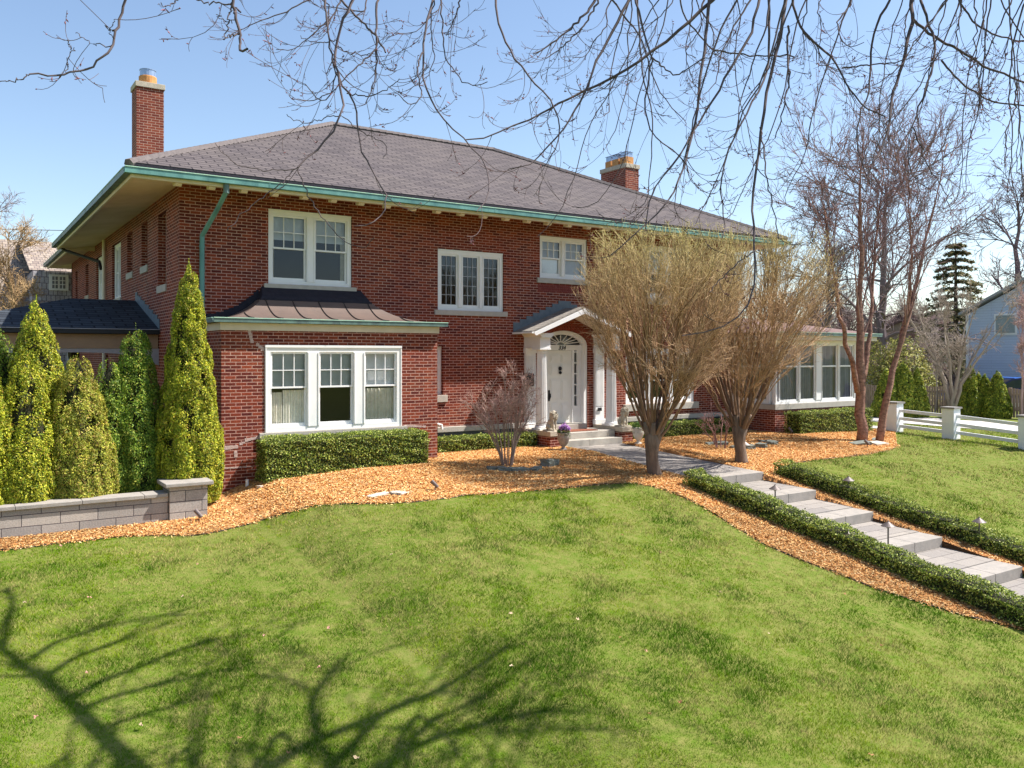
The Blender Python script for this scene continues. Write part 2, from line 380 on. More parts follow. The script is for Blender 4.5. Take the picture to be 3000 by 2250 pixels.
def wall(mb, O, U, Wd, u0, u1, z0, z1, openings, th=.3, caps=True):
    """wall face starting at O, running along U, facing outwards Wd; rectangular openings get reveals"""
    us = sorted({u0, u1, *[o[0] for o in openings], *[o[1] for o in openings]}); zs = sorted({z0, z1, *[o[2] for o in openings], *[o[3] for o in openings]})
    us = [u for u in us if u0 <= u <= u1]; zs = [z for z in zs if z0 <= z <= z1]
    P = lambda u, w, z: tuple(np.array(O)+np.array(U)*u+np.array(Wd)*w+np.array([0, 0, z]))
    ins = lambda u, z: any(o[0] < u < o[1] and o[2] < z < o[3] for o in openings)
    for i in range(len(us)-1):
        for j in range(len(zs)-1):
            if ins((us[i]+us[i+1])/2, (zs[j]+zs[j+1])/2): continue
            a, b, c, d = us[i], us[i+1], zs[j], zs[j+1]
            mb.quad(P(a,0,c), P(b,0,c), P(b,0,d), P(a,0,d)); mb.quad(P(a,-th,c), P(a,-th,d), P(b,-th,d), P(b,-th,c))
    for a, b, c, d in openings:
        mb.quad(P(a,0,c), P(a,0,d), P(a,-th,d), P(a,-th,c)); mb.quad(P(b,0,c), P(b,-th,c), P(b,-th,d), P(b,0,d))
        mb.quad(P(a,0,d), P(b,0,d), P(b,-th,d), P(a,-th,d)); mb.quad(P(a,0,c), P(a,-th,c), P(b,-th,c), P(b,0,c))
    mb.quad(P(u0,0,z1), P(u1,0,z1), P(u1,-th,z1), P(u0,-th,z1))
    for u in ((u0, u1) if caps else ()): mb.quad(P(u,0,z0), P(u,0,z1), P(u,-th,z1), P(u,-th,z0))

W1 = (1.89, 3.89, 4.0, 5.69); W2 = (6.2, 8.18, 3.54, 5.09); W3 = (9.36, 11.01, 4.51, 5.67); W4 = (13.1, 15.1, 4.1, 5.69)
W5 = (12.45, 15.27, .95, 2.6); W6 = (5.55, 6.36, 1.39, 2.62); DOOR = (9.38, 11.02, .33, 3.12)
HL = 17.05
mb = MB()
wall(mb, (0,0,0), (1,0,0), (0,-1,0), 0, HL, -.9, 6.06, [W1, W2, W3, W4, W5, W6, DOOR, (.8, 5.0, -.4, 2.9)])
# arched spandrels above the entrance
def ell(n=18, cx=10.2, a=.82, zc=2.66, b=.42): return [(cx-a*math.cos(math.pi*i/n), zc+b*math.sin(math.pi*i/n)) for i in range(n+1)]
E_ = ell()
for i in range(18):
    (xa, za), (xb, zb) = E_[i], E_[i+1]
    mb.prism([(xa, za), (xb, zb), (xb, 3.12), (xa, 3.12)], .0, .3, lambda p, h: (p[0], h, p[1]))
mb.build('front_wall', BRICK, house)
SW = [(1.34, 2.2, 4.0, 5.66), (3.47, 4.25, 4.62, 5.69), (5.51, 6.3, 4.62, 5.69), (7.33, 8.85, 4.04, 5.66), (10.64, 12.1, 3.9, 5.6), (14.0, 14.75, 4.5, 5.6), (17.0, 17.6, 4.5, 5.6), (4.0, 4.9, 1.0, 2.5), (9.6, 10.3, 1.2, 2.4)]
mb = MB(); wall(mb, (0,0,0), (0,1,0), (-1,0,0), .3, 18.8, -.9, 6.06, SW, caps=False); mb.build('side_wall', BRICK, house)
mb = MB(); mb.box(HL-.3, HL-.002, .3, 11.2, -.9, 6.05); mb.box(.3, HL, 11.2, 11.45, -.9, 6.05); mb.box(0.0, 6, 18.6, 18.85, -.9, 6.05); mb.box(5.8, 6, 11.45, 18.6, -.9, 6.05)
mb.build('rear_wall', BRICK, house)
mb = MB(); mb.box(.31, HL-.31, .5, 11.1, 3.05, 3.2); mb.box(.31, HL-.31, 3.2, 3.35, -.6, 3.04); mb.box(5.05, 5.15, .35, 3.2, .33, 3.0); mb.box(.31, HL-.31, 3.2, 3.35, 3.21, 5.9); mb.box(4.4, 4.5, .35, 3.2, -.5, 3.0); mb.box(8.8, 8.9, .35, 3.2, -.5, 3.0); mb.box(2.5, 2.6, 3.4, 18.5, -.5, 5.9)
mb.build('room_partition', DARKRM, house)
mb = MB(); mb.box(.35, 5.0, .9, 1.0, .33, 3.0); mb.build('added_room_wall', mat('warm_backing', (.42,.30,.22), (.36,.25,.18), 1, .9), house)  # wall added close behind the bay, warm so its panes look less black
mb = MB(); mb.box(.31, 16.7, .31, 11.1, .28, .32); mb.box(.75, 5.1, -1.24, .305, .28, .32); mb.build('room_floor', mat('dark_floor', (.09,.055,.035), (.05,.03,.02)), house)
# arch ring of brick on edge
mb = MB()
for i in range(30):
    a0 = math.pi*i/30+.012; a1 = math.pi*(i+1)/30-.012
    q = [(10.2-(.82+r)*math.cos(a), 2.66+(.42+r)*math.sin(a)) for r, a in ((.002, a0), (.002, a1), (.23, a1), (.23, a0))]
    mb.prism(q, -.012, .02, lambda p, h: (p[0], h, p[1]))
mb.build('brick_arch', mat('arch_brick', (.26,.06,.035), (.16,.03,.02), 14, .85, .3), house)
# foundation and water table
for xa_, xb_ in ((5.38, 8.8), (11.6, 16.97)):
    mb = MB(); mb.box(xa_, xb_, -.03, -.002, -.8, .45); mb.build('foundation', FOUND, house)
    mb = MB(); mb.box(xa_, xb_, -.13, -.0, .452, .585); mb.build('water_table', LIME, house, bevel=.008)

# ---- roof
EV = 1.19
def hip(mb, x0, x1, y0, y1, ze, run, rise, th=.0):
    xr0, xr1 = x0+run, x1-run; ym = (y0+y1)/2; zr = ze+rise
    a, b, c, d = (x0,y0,ze), (x1,y0,ze), (x1,y1,ze), (x0,y1,ze); e, f = (xr0,ym,zr), (xr1,ym,zr)
    mb.add([a,b,c,d,e,f], [(0,1,5,4), (1,2,5), (2,3,4,5), (3,0,4), (0,3,2,1)])
mb = MB(); hip(mb, -EV+.0, 18.2, -EV+.0, 12.43, 6.115, 6.81, 3.27); 
mb.add([(-.85,12,6.07),(-.85,19.6,6.07),(6.8,19.6,6.07),(6.8,12,6.07),(3,12,7.9),(3,17.2,7.9),(3,8,7.9)], [(0,4,5,1),(1,5,2),(2,5,4,3),(0,3,4)])
roof = mb.build('roof', SHINGLE, house)
mb = MB()  # hip and ridge caps
for a, b in [((-EV,-EV,6.09), (5.6,5.62,9.4)), ((18.2,-EV,6.09), (11.4,5.62,9.4)), ((5.6,5.62,9.4), (11.4,5.62,9.4))]:
    a, b = Vector(a), Vector(b); n = int((b-a).length/.22)
    for i in range(n):
        p, q = a.lerp(b, i/n), a.lerp(b, (i+1.25)/n); mb.tube([p+Vector((0,0,-.015)), q+Vector((0,0,.012))], [.10,.085], 6)
mb.build('ridge_cap', mat('ridge_shingle', (.16,.135,.132), (.10,.085,.086), 12, .95), roof)
mb = MB()  # dark drip edge under the shingles
mb.box(-EV+.005, 18.19, -EV+.005, -EV+.07, 5.98, 6.112); mb.box(-EV+.005, -EV+.07, -EV+.08, 12.4, 5.98, 6.112)
mb.build('drip_edge', TAR, roof)
# soffit (slopes up to the wall) and rafter tails
mb = MB()
S = lambda x, y, z: (x, y, z)
mb.add([(-EV+.1,-EV+.1,5.86),(18.1,-EV+.1,5.86),(HL,-.0,6.03),(0,0,6.03),(-EV+.1,12.4,5.86),(0,12.4,6.03)], [(0,1,2,3),(0,3,5,4)])
mb.add([(-.78,12.4,5.86),(0,12.4,6.03),(0,18.8,6.03),(-.78,19.5,5.86),(6,18.8,6.03),(6,19.5,5.86),(18.1,12.3,5.86),(HL,0,6.03),(18.1,-EV+.1,5.86),(HL,12.3,6.03)], [(0,1,2,3),(3,2,4,5),(8,7,9,6)])
mb.add([(-EV+.1,12.4,5.86),(-EV+.1,12.42,6.05),(0,12.42,6.05),(0,12.4,5.86)], [(0,1,2,3)])
mb.build('soffit', SOFFIT, house)
mb = MB(); mb.box(-EV+.05, 18.1, -EV+.055, -EV+.12, 5.83, 6.0); mb.box(-EV+.055, -EV+.11, -EV+.12, 12.35, 5.83, 6.0); mb.box(-.8, -.75, 12.4, 19.5, 5.83, 6.0)
mb.build('fascia', CREAM, house)
x = -.25
while x < 17.9:
    t = MB(); t.prism([(-EV+.125, 5.87), (-EV+.125, 5.80), (-EV+.18, 5.772), (-EV+.33, 5.80), (-EV+.33, 5.90)], x-.065, x+.065, lambda p, h: (h, p[0], p[1]))
    t.build('rafter_tail', CREAM, house); x += .655
def gutter(name, pts, mats, w=.13, h=.115, parent=house):
    """K gutter following pts (outer bottom corner line, 3D), lip part on top"""
    b = MB(); l = MB(); pr = [(0,0), (0,h), (.018,h), (.018,.02), (w,.02), (w,h*.9), (w+.01,h*.9), (w+.01,0)]
    for (p, q, inn) in pts:
        p, q, inn = Vector(p), Vector(q), Vector(inn)
        f = lambda c, hh: tuple(p.lerp(q, hh)+inn*c[0]+Vector((0,0,c[1])))
        b.prism([(0,0),(0,h),(.018,h),(.018,.03),(w-.018,.03),(w-.018,h),(w,h),(w,0)], 0, 1, f)
        l.prism([(-.012,h-.004),(-.012,h+.012),(.022,h+.012),(.022,h-.004)], 0, 1, f)
        n = int((q-p).length/3.0)
        for i in range(1, n+1):
            c = p.lerp(q, i/(n+1)); dd = (q-p).normalized()*.012
            b.add([tuple(c-dd+inn*k+Vector((0,0,z))) for k, z in ((-.006,.0),(-.006,h-.006),(.0,h-.006),(.0,.0))]+[tuple(c+dd+inn*k+Vector((0,0,z))) for k, z in ((-.006,.0),(-.006,h-.006),(.0,h-.006),(.0,.0))],
                  [(0,1,2,3),(4,7,6,5),(0,4,5,1),(1,5,6,2),(3,2,6,7),(0,3,7,4)])
    g = b.build(name, mats[0], parent); l.build('gutter_lip', mats[1], g); return g
gutter('gutter', [((-EV-.08,-EV-.08,5.895), (18.28,-EV-.08,5.895), (0,1,0))], (COPPER, COPPER_L))
gutter('gutter', [((-EV-.08,-EV+.06,5.895), (-EV-.08,12.5,5.895), (1,0,0))], (COPPER_D, COPPER_L))
gutter('gutter', [((-.92,12.5,5.895), (-.92,19.7,5.895), (1,0,0))], (COPPER_D, COPPER_L))
# downspouts
d = MB(); p = onY(592, 645, -.1); x0 = p[0]
d.tube([(x0+.22,-EV+.02,5.9), (x0+.22,-EV+.05,5.72), (x0+.16,-.75,5.45), (x0,-.12,4.95), (x0,-.10,4.75), (x0,-.10,3.35)], .052, 8)
for z in (4.72, 4.2, 3.6): d.tube([(x0,-.10,z-.02), (x0,-.10,z+.02)], .062, 8)
d.build('downspout', COPPER, house, smooth=False)
mb = MB(); mb.tube([(x0+.22,-EV+.02,5.92),(x0+.22,-EV+.02,5.70)], .062, 8); mb.build('downspout', COPPER_D, house)
mb = MB(); mb.tube([(-.08,9.9,5.95),(-.08,9.9,-.4)], .05, 8); mb.build('downspout', CREAM, house)
mb = MB(); mb.tube([(-1.0,12.35,5.9),(-.9,12.2,5.8),(-.1,10.7,5.35),(-.08,10.5,5.1)], .05, 8); mb.build('downspout', DARK, house)

# ---- chimneys
def chimney(x0, x1, y0, y1, zb, zt, pots, top):
    m = MB(); m.box(x0, x1, y0, y1, zb, zt); c = m.build('chimney', BRICK_FLUE, house)
    m = MB(); m.box(x0-.035, x1+.035, y0-.035, y1+.035, zt+.001, zt+.16); m.build('chimney_cap', LIME_W, c, bevel=.01)
    for (px, py, r, sq) in pots:
        m = MB()
        if sq: m.box(px-r, px+r, py-r, py+r, zt+.161, zt+.45)
        else: m.lathe([(r*.97,0),(r,.05),(r*1.0,.24),(r*.95,.26)], (px,py,zt+.161), 20)
        m.build('flue_pot', CLAY, c, smooth=False)
        m = MB(); h0 = zt+(.46 if sq else .43)
        for k in range(4):
            a = math.pi/4+k*math.pi/2; m.tube([(px+r*.85*math.cos(a), py+r*.85*math.sin(a), h0-.02), (px+r*.85*math.cos(a), py+r*.85*math.sin(a), h0+.17)], .012, 5)
        if sq: m.box(px-r, px+r, py-r, py+r, h0+.17, h0+.19); m.box(px-r*.85, px+r*.85, py-r*.85, py+r*.85, h0, h0+.165)
        else: m.lathe([(r*.88,0),(r*.88,.17),(r*.93,.172),(r*.93,.19)], (px,py,h0), 20)
        m.build('flue_cover', STEEL, c)
ca, cb = onY(400, 252, 7.6), onY(480, 252, 7.6)
chimney(ca[0], cb[0], 7.6, 8.35, 6.3, ca[2], [((ca[0]+cb[0])/2, 7.97, .25, False)], 0)
zt = onY(1833, 490, 5.07)[2]
chimney(16.9, 17.55, 5.07, 6.5, 6.2, zt, [(17.2,5.35,.18,True), (17.2,5.8,.18,True), (17.2,6.25,.16,True)], 0)

# ---- windows
def wmap(kind, c):
    if kind == 'front': return lambda u, w, z: (u, c-w, z)
    if kind == 'left': return lambda u, w, z: (c-w, u, z)
def window(M, r, n=1, kind='dh', rec=.06, mull=.1, cas=.085, sill=.13, blinds=None, curtains=None, glass=None, drop=.0, nm='window', units=None, sillx=.1, sillout=.05, mcol=2, upper=.5):
    u0, u1, z0, z1 = r; fr = MB(M); w0, w1 = -rec-.09, -rec+.015
    fr.box(u0+.002, u0+cas, w0, w1, z0+.002, z1-.002); fr.box(u1-cas, u1-.002, w0, w1, z0+.002, z1-.002)
    fr.box(u0+cas, u1-cas, w0, w1, z1-cas*1.25, z1-.002); fr.box(u0+cas, u1-cas, w0, w1, z0+.002, z0+cas*.8)
    fr.box(u0+.005, u1-.005, w1, w1+.02, z1-cas*.45, z1-.004)
    iw = (u1-u0-2*cas-(n-1)*mull)/n; us = [(u0+cas+i*(iw+mull), u0+cas+i*(iw+mull)+iw) for i in range(n)]
    if units: us = units
    for (a, b), (c, d) in zip(us[:-1], us[1:]):
        fr.box(b, c, w0, w1+.012, z0+cas*.8, z1-cas*1.25)
        for e_ in (b+.012, c-.03): fr.box(e_, e_+.018, w1+.012, w1+.026, z0+cas*.8+.01, z1-cas*1.25-.01)
    for e_ in (u0+.012, u1-.03): fr.box(e_, e_+.018, w1, w1+.016, z0+.02, z1-cas*.5)
    F = fr.build(nm, WHITE, house)
    if sill:
        s = MB(M); s.box(u0-sillx, u1+sillx, -rec-.1, sillout, z0-sill, z0-.002); s.build('sill', LIME, F, bevel=.006)
    za, zb = z0+cas*.8, z1-cas*1.25
    for i, (a, b) in enumerate(us):
        zm = za+(zb-za)*upper; s = MB(M); st = .042
        def sash(z_0, z_1, w, bot=.05):
            s.box(a+.003, a+st, w, w+.035, z_0, z_1); s.box(b-st, b-.003, w, w+.035, z_0, z_1)
            s.box(a+st, b-st, w, w+.035, z_0, z_0+bot); s.box(a+st, b-st, w, w+.035, z_1-.04, z_1)
        wu, wl = -rec-.045, -rec-.082
        if kind == 'dh':
            sash(zm-.02, zb, wu, .038); sash(za, zm+.018, wl, .075)
            for k in range(1, 3):
                c = a+st+(b-a-2*st)*k/3; s.box(c-.009, c+.009, wu+.008, wu+.03, zm+.018, zb-.04)
            c = (zm+.018+zb-.04)/2; s.box(a+st, b-st, wu+.009, wu+.031, c-.009, c+.009)
        elif kind == 'leaded': sash(za, zb, wu, .07)
        elif kind == 'porch':
            sash(za, zb, wu, .05); s.box(a+st, b-st, wu, wu+.035, drop-.025, drop+.025)
        else: sash(za, zb, wu)
        so = s.build('sash', WHITE, F)
        if kind == 'leaded':
            l = MB(M)
            for k in range(1, 3): c = a+st+(b-a-2*st)*k/3; l.box(c-.006, c+.006, wu+.01, wu+.028, za+.07, zb-.04)
            for k in range(1, 5): c = za+.07+(zb-za-.11)*k/5; l.box(a+st, b-st, wu+.011, wu+.029, c-.006, c+.006)
            l.build('lead_came', LEAD, F)
        g = MB(M); 
        GQ = lambda w_, z_0, z_1: g.quad((a+st, w_, z_0), (b-st, w_, z_0), (b-st, w_, z_1), (a+st, w_, z_1))
        if kind == 'dh': GQ(wu+.012, zm+.018, zb-.04); GQ(wl+.012, za+.075, zm-.02)
        else: GQ(wu+.012, za+.05, zb-.04)
        g.build('pane', glass or GLASS, F)
        if blinds:
            zz = blinds if not hasattr(blinds, '__len__') else blinds[i]
            if zz:
                q = MB(M); z = zb-.01
                while z > zz: q.box(a+.01, b-.01, wl-.05, wl-.046+.018, z-.011, z); z -= .0235
                q.box(a+.01, b-.01, wl-.046, wl-.042, zz, zb); q.box(a+.01, b-.01, wl-.055, wl-.03, zz-.03, zz)
                q.build('blind', BLIND, F)
        if curtains and curtains[i]:
            for (f0, f1, zt_, mt) in curtains[i]:
                q = MB(M); K = 26; L = [a+(b-a)*(f0+(f1-f0)*k/K) for k in range(K+1)]
                ph = random.random()*6
                for k in range(K):
                    wa = wl-.045+.02*math.sin(k*1.9+ph); wb = wl-.045+.02*math.sin((k+1)*1.9+ph)
                    q.quad((L[k], wa, za-.05), (L[k+1], wb, za-.05), (L[k+1], wb, zt_), (L[k], wa, zt_))
                q.build('curtain', mt, F)
    return F
FM = wmap('front', 0.0)
window(FM, W1, 2, blinds=5.05, curtains=[[(0,.1,5.6,CURT)], [(.85,1,5.6,CURT)]], mull=.2, cas=.1, sill=.15, upper=.5)
window(FM, W2, 3, 'leaded', mull=.12, glass=GLASS_D, cas=.1, sill=.13)
window(FM, W3, 2, blinds=4.62, mull=.13, cas=.09, sill=.14)
window(FM, W4, 2, blinds=4.9, mull=.2, cas=.1, sill=.18)
window(FM, W5, 3, mull=.13, cas=.12, sill=.2, sillout=.1, glass=GLASS_D, upper=.42)
window(FM, W6, 1, 'fixed', rec=.13, cas=.2, sill=.18)
s = MB(); 
for i in range(26): s.box(9.3+i*.068, 9.3+i*.068+.056, -.006, .01, 4.13, 4.345)
s.build('soldier_course', mat('soldier_brick', (.22,.045,.035), (.13,.025,.022), 14, .85, .3), house)
LM = wmap('left', 0.0)
for i, r in enumerate(SW):
    window(LM, r, 2 if r[1]-r[0] > 1.2 else 1, rec=.10 if i in (3, 4) else .2, cas=.09, mull=.1, sill=.17 if i not in (3,) else .14, glass=GLASS_D, sillx=.06, sillout=.03)

# ---- front bay
BX0, BX1, BY = .47, 5.37, -1.5
BW = (1.34, 4.45, .80, 2.61)
mb = MB(); wall(mb, (0,BY,0), (1,0,0), (0,-1,0), BX0, BX1, -1.1, 3.0, [BW], .25)
wall(mb, (BX0,BY,0), (0,1,0), (-1,0,0), .25, 1.5, -1.1, 3.0, [], .25, False); wall(mb, (BX1,BY,0), (0,1,0), (1,0,0), .25, 1.5, -1.1, 3.0, [], .25, False)
mb.build('bay_wall', BRICK, house)
cur = [[(0.0,.36,1.62,CURT), (.38,1,1.66,CURT)], None, [(.06,1,1.66,CURT)]]
window(wmap('front', BY), BW, 3, rec=.0, mull=.26, cas=.12, sill=.2, sillx=.12, sillout=.06, blinds=1.74, curtains=cur, upper=.53)
mb = MB(); mb.box(BX0-.03, BX1+.03, BY-.035, BY-.003, 2.9, 3.05); mb.box(BX0-.035, BX0-.003, BY-.003, -.01, 2.9, 3.05); mb.box(BX1+.003, BX1+.035, BY-.003, -.01, 2.9, 3.05)
mb.build('bay_fascia', CREAM, house)
gutter('bay_gutter', [((BX0-.19,BY-.17,3.055), (BX1+.19,BY-.17,3.055), (0,1,0)), ((BX0-.19,BY-.035,3.055), (BX0-.19,-.0,3.055), (1,0,0)), ((BX1+.19,BY-.035,3.055), (BX1+.19,0,3.055), (-1,0,0))], (COPPER_D, COPPER_L), .13, .085)
DD = 1.62
def bz(d): return 3.15+.03*d+.46*(max(d, 0)/1.28)**2.6
RX0, RX1, RY = BX0-.1, BX1+.1, BY-.1
m = MB(); ds = [1.25*k/12 for k in range(13)]
for a, b in zip(ds[:-1], ds[1:]):
    m.quad((RX0+a,RY+a,bz(a)), (RX1-a,RY+a,bz(a)), (RX1-b,RY+b,bz(b)), (RX0+b,RY+b,bz(b)))
    m.quad((RX0+a,RY+a,bz(a)), (RX0+b,RY+b,bz(b)), (RX0+b,0,bz(b)), (RX0+a,0,bz(a)))
    m.quad((RX1-a,RY+a,bz(a)), (RX1-a,0,bz(a)), (RX1-b,0,bz(b)), (RX1-b,RY+b,bz(b)))
br = m.build('bay_roof', BRONZE, house, smooth=False)
zt = bz(1.25)
m = MB(); X0, X1, Y0 = RX0+1.25, RX1-1.25, RY+1.25
m.quad((X0,Y0,zt),(X1,Y0,zt),(X1-.05,Y0+.06,zt+.1),(X0+.05,Y0+.06,zt+.1))
m.quad((X0+.05,Y0+.06,zt+.1),(X1-.05,Y0+.06,zt+.1),(X1-.12,-.02,3.93),(X0+.12,-.02,3.93))
m.quad((X0,Y0,zt),(X0+.05,Y0+.06,zt+.1),(X0+.12,-.02,3.93),(X0,-.0,zt)); m.quad((X1,Y0,zt),(X1,0,zt),(X1-.12,-.02,3.93),(X1-.05,Y0+.06,zt+.1))
m.box(X0-.02, X1+.02, Y0-.02, Y0+.01, zt-.075, zt+.02); 
random.seed(3)
for k in range(24):           # ragged membrane turned up the brick on both sides
    a, b = 1.3*k/24, 1.3*(k+1)/24; h = .10+.03*random.random()+.06*(k/24)
    m.box(RX0+a, RX0+b, -.02, -.002, bz(a)-.02, bz(b)+h); m.box(RX1-b, RX1-a, -.02, -.002, bz(a)-.02, bz(b)+h*.6)
m.build('roof_flashing', TAR, br)
for k in range(9):
    xx = RX0+.14+k*(RX1-RX0-.28)/8; lim = min(xx-RX0, RX1-xx, 1.25); m = MB()
    dl = [.06+(lim-.06)*i/10 for i in range(11)]
    if lim < .1: continue
    m.tube([(xx, RY+q, bz(q)+.012) for q in dl], .011, 5); m.build('standing_seam', DARK, br)
# repaired mortar streaks on the bay brickwork
MP = mat('mortar_patch', (.55,.42,.38), (.40,.28,.25), 22, .95, .5)
def crack(pts, h=.03, y=BY):
    m = MB()
    for (xa, za), (xb, zb) in zip(pts[:-1], pts[1:]):
        n = max(2, int(math.hypot(xb-xa, zb-za)/.05))
        for i in range(n):
            x_, z_ = xa+(xb-xa)*i/n, za+(zb-za)*i/n
            hh = h*(.6+.6*random.random()); m.box(x_-.033, x_+.033, y-.004-.002*random.random(), y+.01, z_-hh*.5, z_+hh*.5)
    m.build('mortar_patch', MP, house)
pz = lambda a, b: (lambda q: (q[0], q[2]))(onY(a, b, BY))
crack([pz(655,1313), pz(700,1308)], .075); crack([pz(706,1300), pz(720,1293)], .05); crack([pz(722,1289), pz(762,1280)], .06)
crack([pz(655,1372), pz(740,1366)], .028); crack([pz(1188,1247), pz(1250,1250)], .045)
m2 = [pz(690,1325), pz(692,1345)]; crack(m2, .09); crack([pz(731,972), pz(740,1008)], .05); crack([pz(755,1010), pz(775,1028)], .07)

# ---- entrance
m = MB()
m.box(8.8, 11.6, -.78, -.002, -.7, .30); m.build('porch_base', BRICK, house)
for sx in (8.98, 11.42):
    m = MB(); m.box(sx-.19, sx+.19, -1.25, -.785, -.7, .285); c = m.build('pedestal', BRICK, house)
    m = MB(); m.box(sx-.21, sx+.21, -1.28, -.002, .301, .43); m.build('pedestal_cap', LIME_W, c, bevel=.01)
m = MB(); m.box(9.2, 11.2, -.95, .1, .302, .334); m.build('porch_floor', LIME, house)
for k, (y0, z0, z1) in enumerate(((-.98, .17, .334), (-1.3, -.05, .166))):
    for (xa, xb) in ((9.2, 10.2-.3*k+.15), (10.2-.3*k+.156, 11.19)):
        m = MB(); m.box(xa, xb, y0, -.952 if k == 0 else -.985, z0, z1) if k == 0 else m.box(xa, xb, y0, -.79, z0, z1)
        m.build('step', LIME, house, bevel=.008)
m = MB(); m.box(9.2, 11.19, -.985+.006, -.79, .17, .30); m.build('step_riser', LIME, house)
m = MB(); m.box(9.62, 10.78, -.28, .25, .336, .49); m.build('step', LIME, house, bevel=.008)
# door set back in the arch
DY = .16
Ein = ell(24, 10.2, .80, 2.48, .56)
m = MB()
f = lambda p, h: (p[0], h, p[1])
outer = [(9.385, .34)]+[(9.385 if i == 0 else (11.015 if i == 24 else q[0]), q[1]) for i, q in enumerate(ell(24, 10.2, .815, 2.66, .415))]+[(11.015, .34)]
inner = [(9.50, .34)]+ell(24, 10.2, .70, 2.66, .31)+[(10.90, .34)]
for i in range(len(outer)-1):
    m.prism([outer[i], outer[i+1], inner[i+1], inner[i]], .02, .2, f)
m.box(9.5, 10.9, DY-.03, DY+.1, 2.53, 2.68)              # transom bar
dc = m.build('door_surround', WHITE, house)
m = MB(); fan = ell(16, 10.2, .69, 2.68, .285)
pf_ = [(9.51, 2.681)]+fan[1:-1]+[(10.89, 2.681)]; m.add([(p[0], DY+.03, p[1]) for p in pf_], [tuple(range(len(pf_)))]); m.build('fanlight', GLASS_D, dc)
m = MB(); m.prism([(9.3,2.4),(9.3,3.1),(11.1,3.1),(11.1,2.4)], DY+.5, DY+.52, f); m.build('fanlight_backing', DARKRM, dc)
m = MB()
for k in range(1, 10):
    a = math.pi*k/10; m.tube([(10.2-.12*math.cos(a), DY+.02, 2.69+.06*math.sin(a)), (10.2-.69*math.cos(a), DY+.02, 2.68+.28*math.sin(a))], .014, 5)
m.tube([(10.2-.15*math.cos(math.pi*k/12), DY+.018, 2.69+.08*math.sin(math.pi*k/12)) for k in range(13)], .02, 6)
m.build('fanlight_ribs', WHITE, dc)
for x0_ in (9.58, 10.67):     # sidelights
    m = MB(); m.box(x0_-.075, x0_+.0, DY, DY+.08, .49, 2.53); m.box(x0_+.10, x0_+.225 if x0_ > 10 else x0_+.16, DY, DY+.08, .49, 2.53); m.box(x0_, x0_+.1, DY, DY+.08, .49, .95)
    for k in range(6): m.box(x0_, x0_+.1, DY+.01, DY+.07, .93+k*.307, .93+k*.307+.035)
    s = m.build('sidelight', WHITE, dc); m = MB(); m.quad((x0_, DY+.05, .95), (x0_+.1, DY+.05, .95), (x0_+.1, DY+.05, 2.5), (x0_, DY+.05, 2.5)); m.build('pane', GLASS_D, s)
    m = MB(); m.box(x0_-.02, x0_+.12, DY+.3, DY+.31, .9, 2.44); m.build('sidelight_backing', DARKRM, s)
m = MB(); m.box(9.74, 10.6, DY+.035, DY+.08, .495, 2.525)
for (zz0, zz1) in ((.62, 1.05), (1.15, 1.72), (1.84, 2.12), (2.2, 2.42)):
    for xa in (9.84, 10.22):
        m.box(xa, xa+.29, DY+.018, DY+.036, zz0, zz1)
        m.box(xa+.035, xa+.255, DY+.008, DY+.019, zz0+.035, zz1-.035)
door = m.build('front_door', mat('door_paint', (.78,.76,.72), (.73,.71,.67), 3, .4), house, bevel=.004)
m = MB(); m.lathe([(.0,.0),(.035,.01),(.05,.06),(.035,.11),(.0,.12)], (10.17, DY-.005, 1.96), 12); m.lathe([(.0,0),(.04,.02),(.045,.05),(.02,.09)], (10.17, DY-.01, 1.86), 12); m.build('door_knocker', DARK, door)
m = MB(); m.tube([(9.80, DY+.04, 1.32), (9.80, DY-.04, 1.32), (9.80, DY-.05, 1.25), (9.80, DY+.0, 1.16)], .016, 8); m.box(9.775, 9.825, DY+.01, DY+.034, 1.12, 1.42); m.build('door_handle', DARK, door)
# house number
def text(s, size, loc, rot, mt, parent, name, ext=.008, shear=.25):
    c = bpy.data.curves.new(name, 'FONT'); c.body = s; c.size = size; c.extrude = ext; c.align_x = 'CENTER'; c.shear = shear; c.offset = -.001
    t = bpy.data.objects.new(name+'_tmp', c); COL.objects.link(t); t.location = loc; t.rotation_euler = rot
    bpy.context.view_layer.update(); dg = bpy.context.evaluated_depsgraph_get()
    me = bpy.data.meshes.new_from_object(t.evaluated_get(dg)); me.transform(t.matrix_world); me.materials.clear()
    bpy.data.objects.remove(t); return link(name, me, mt, parent)
text('334', .17, (10.2, DY-.045, 2.545), (math.pi/2, 0, 0), DARK, dc, 'house_number')

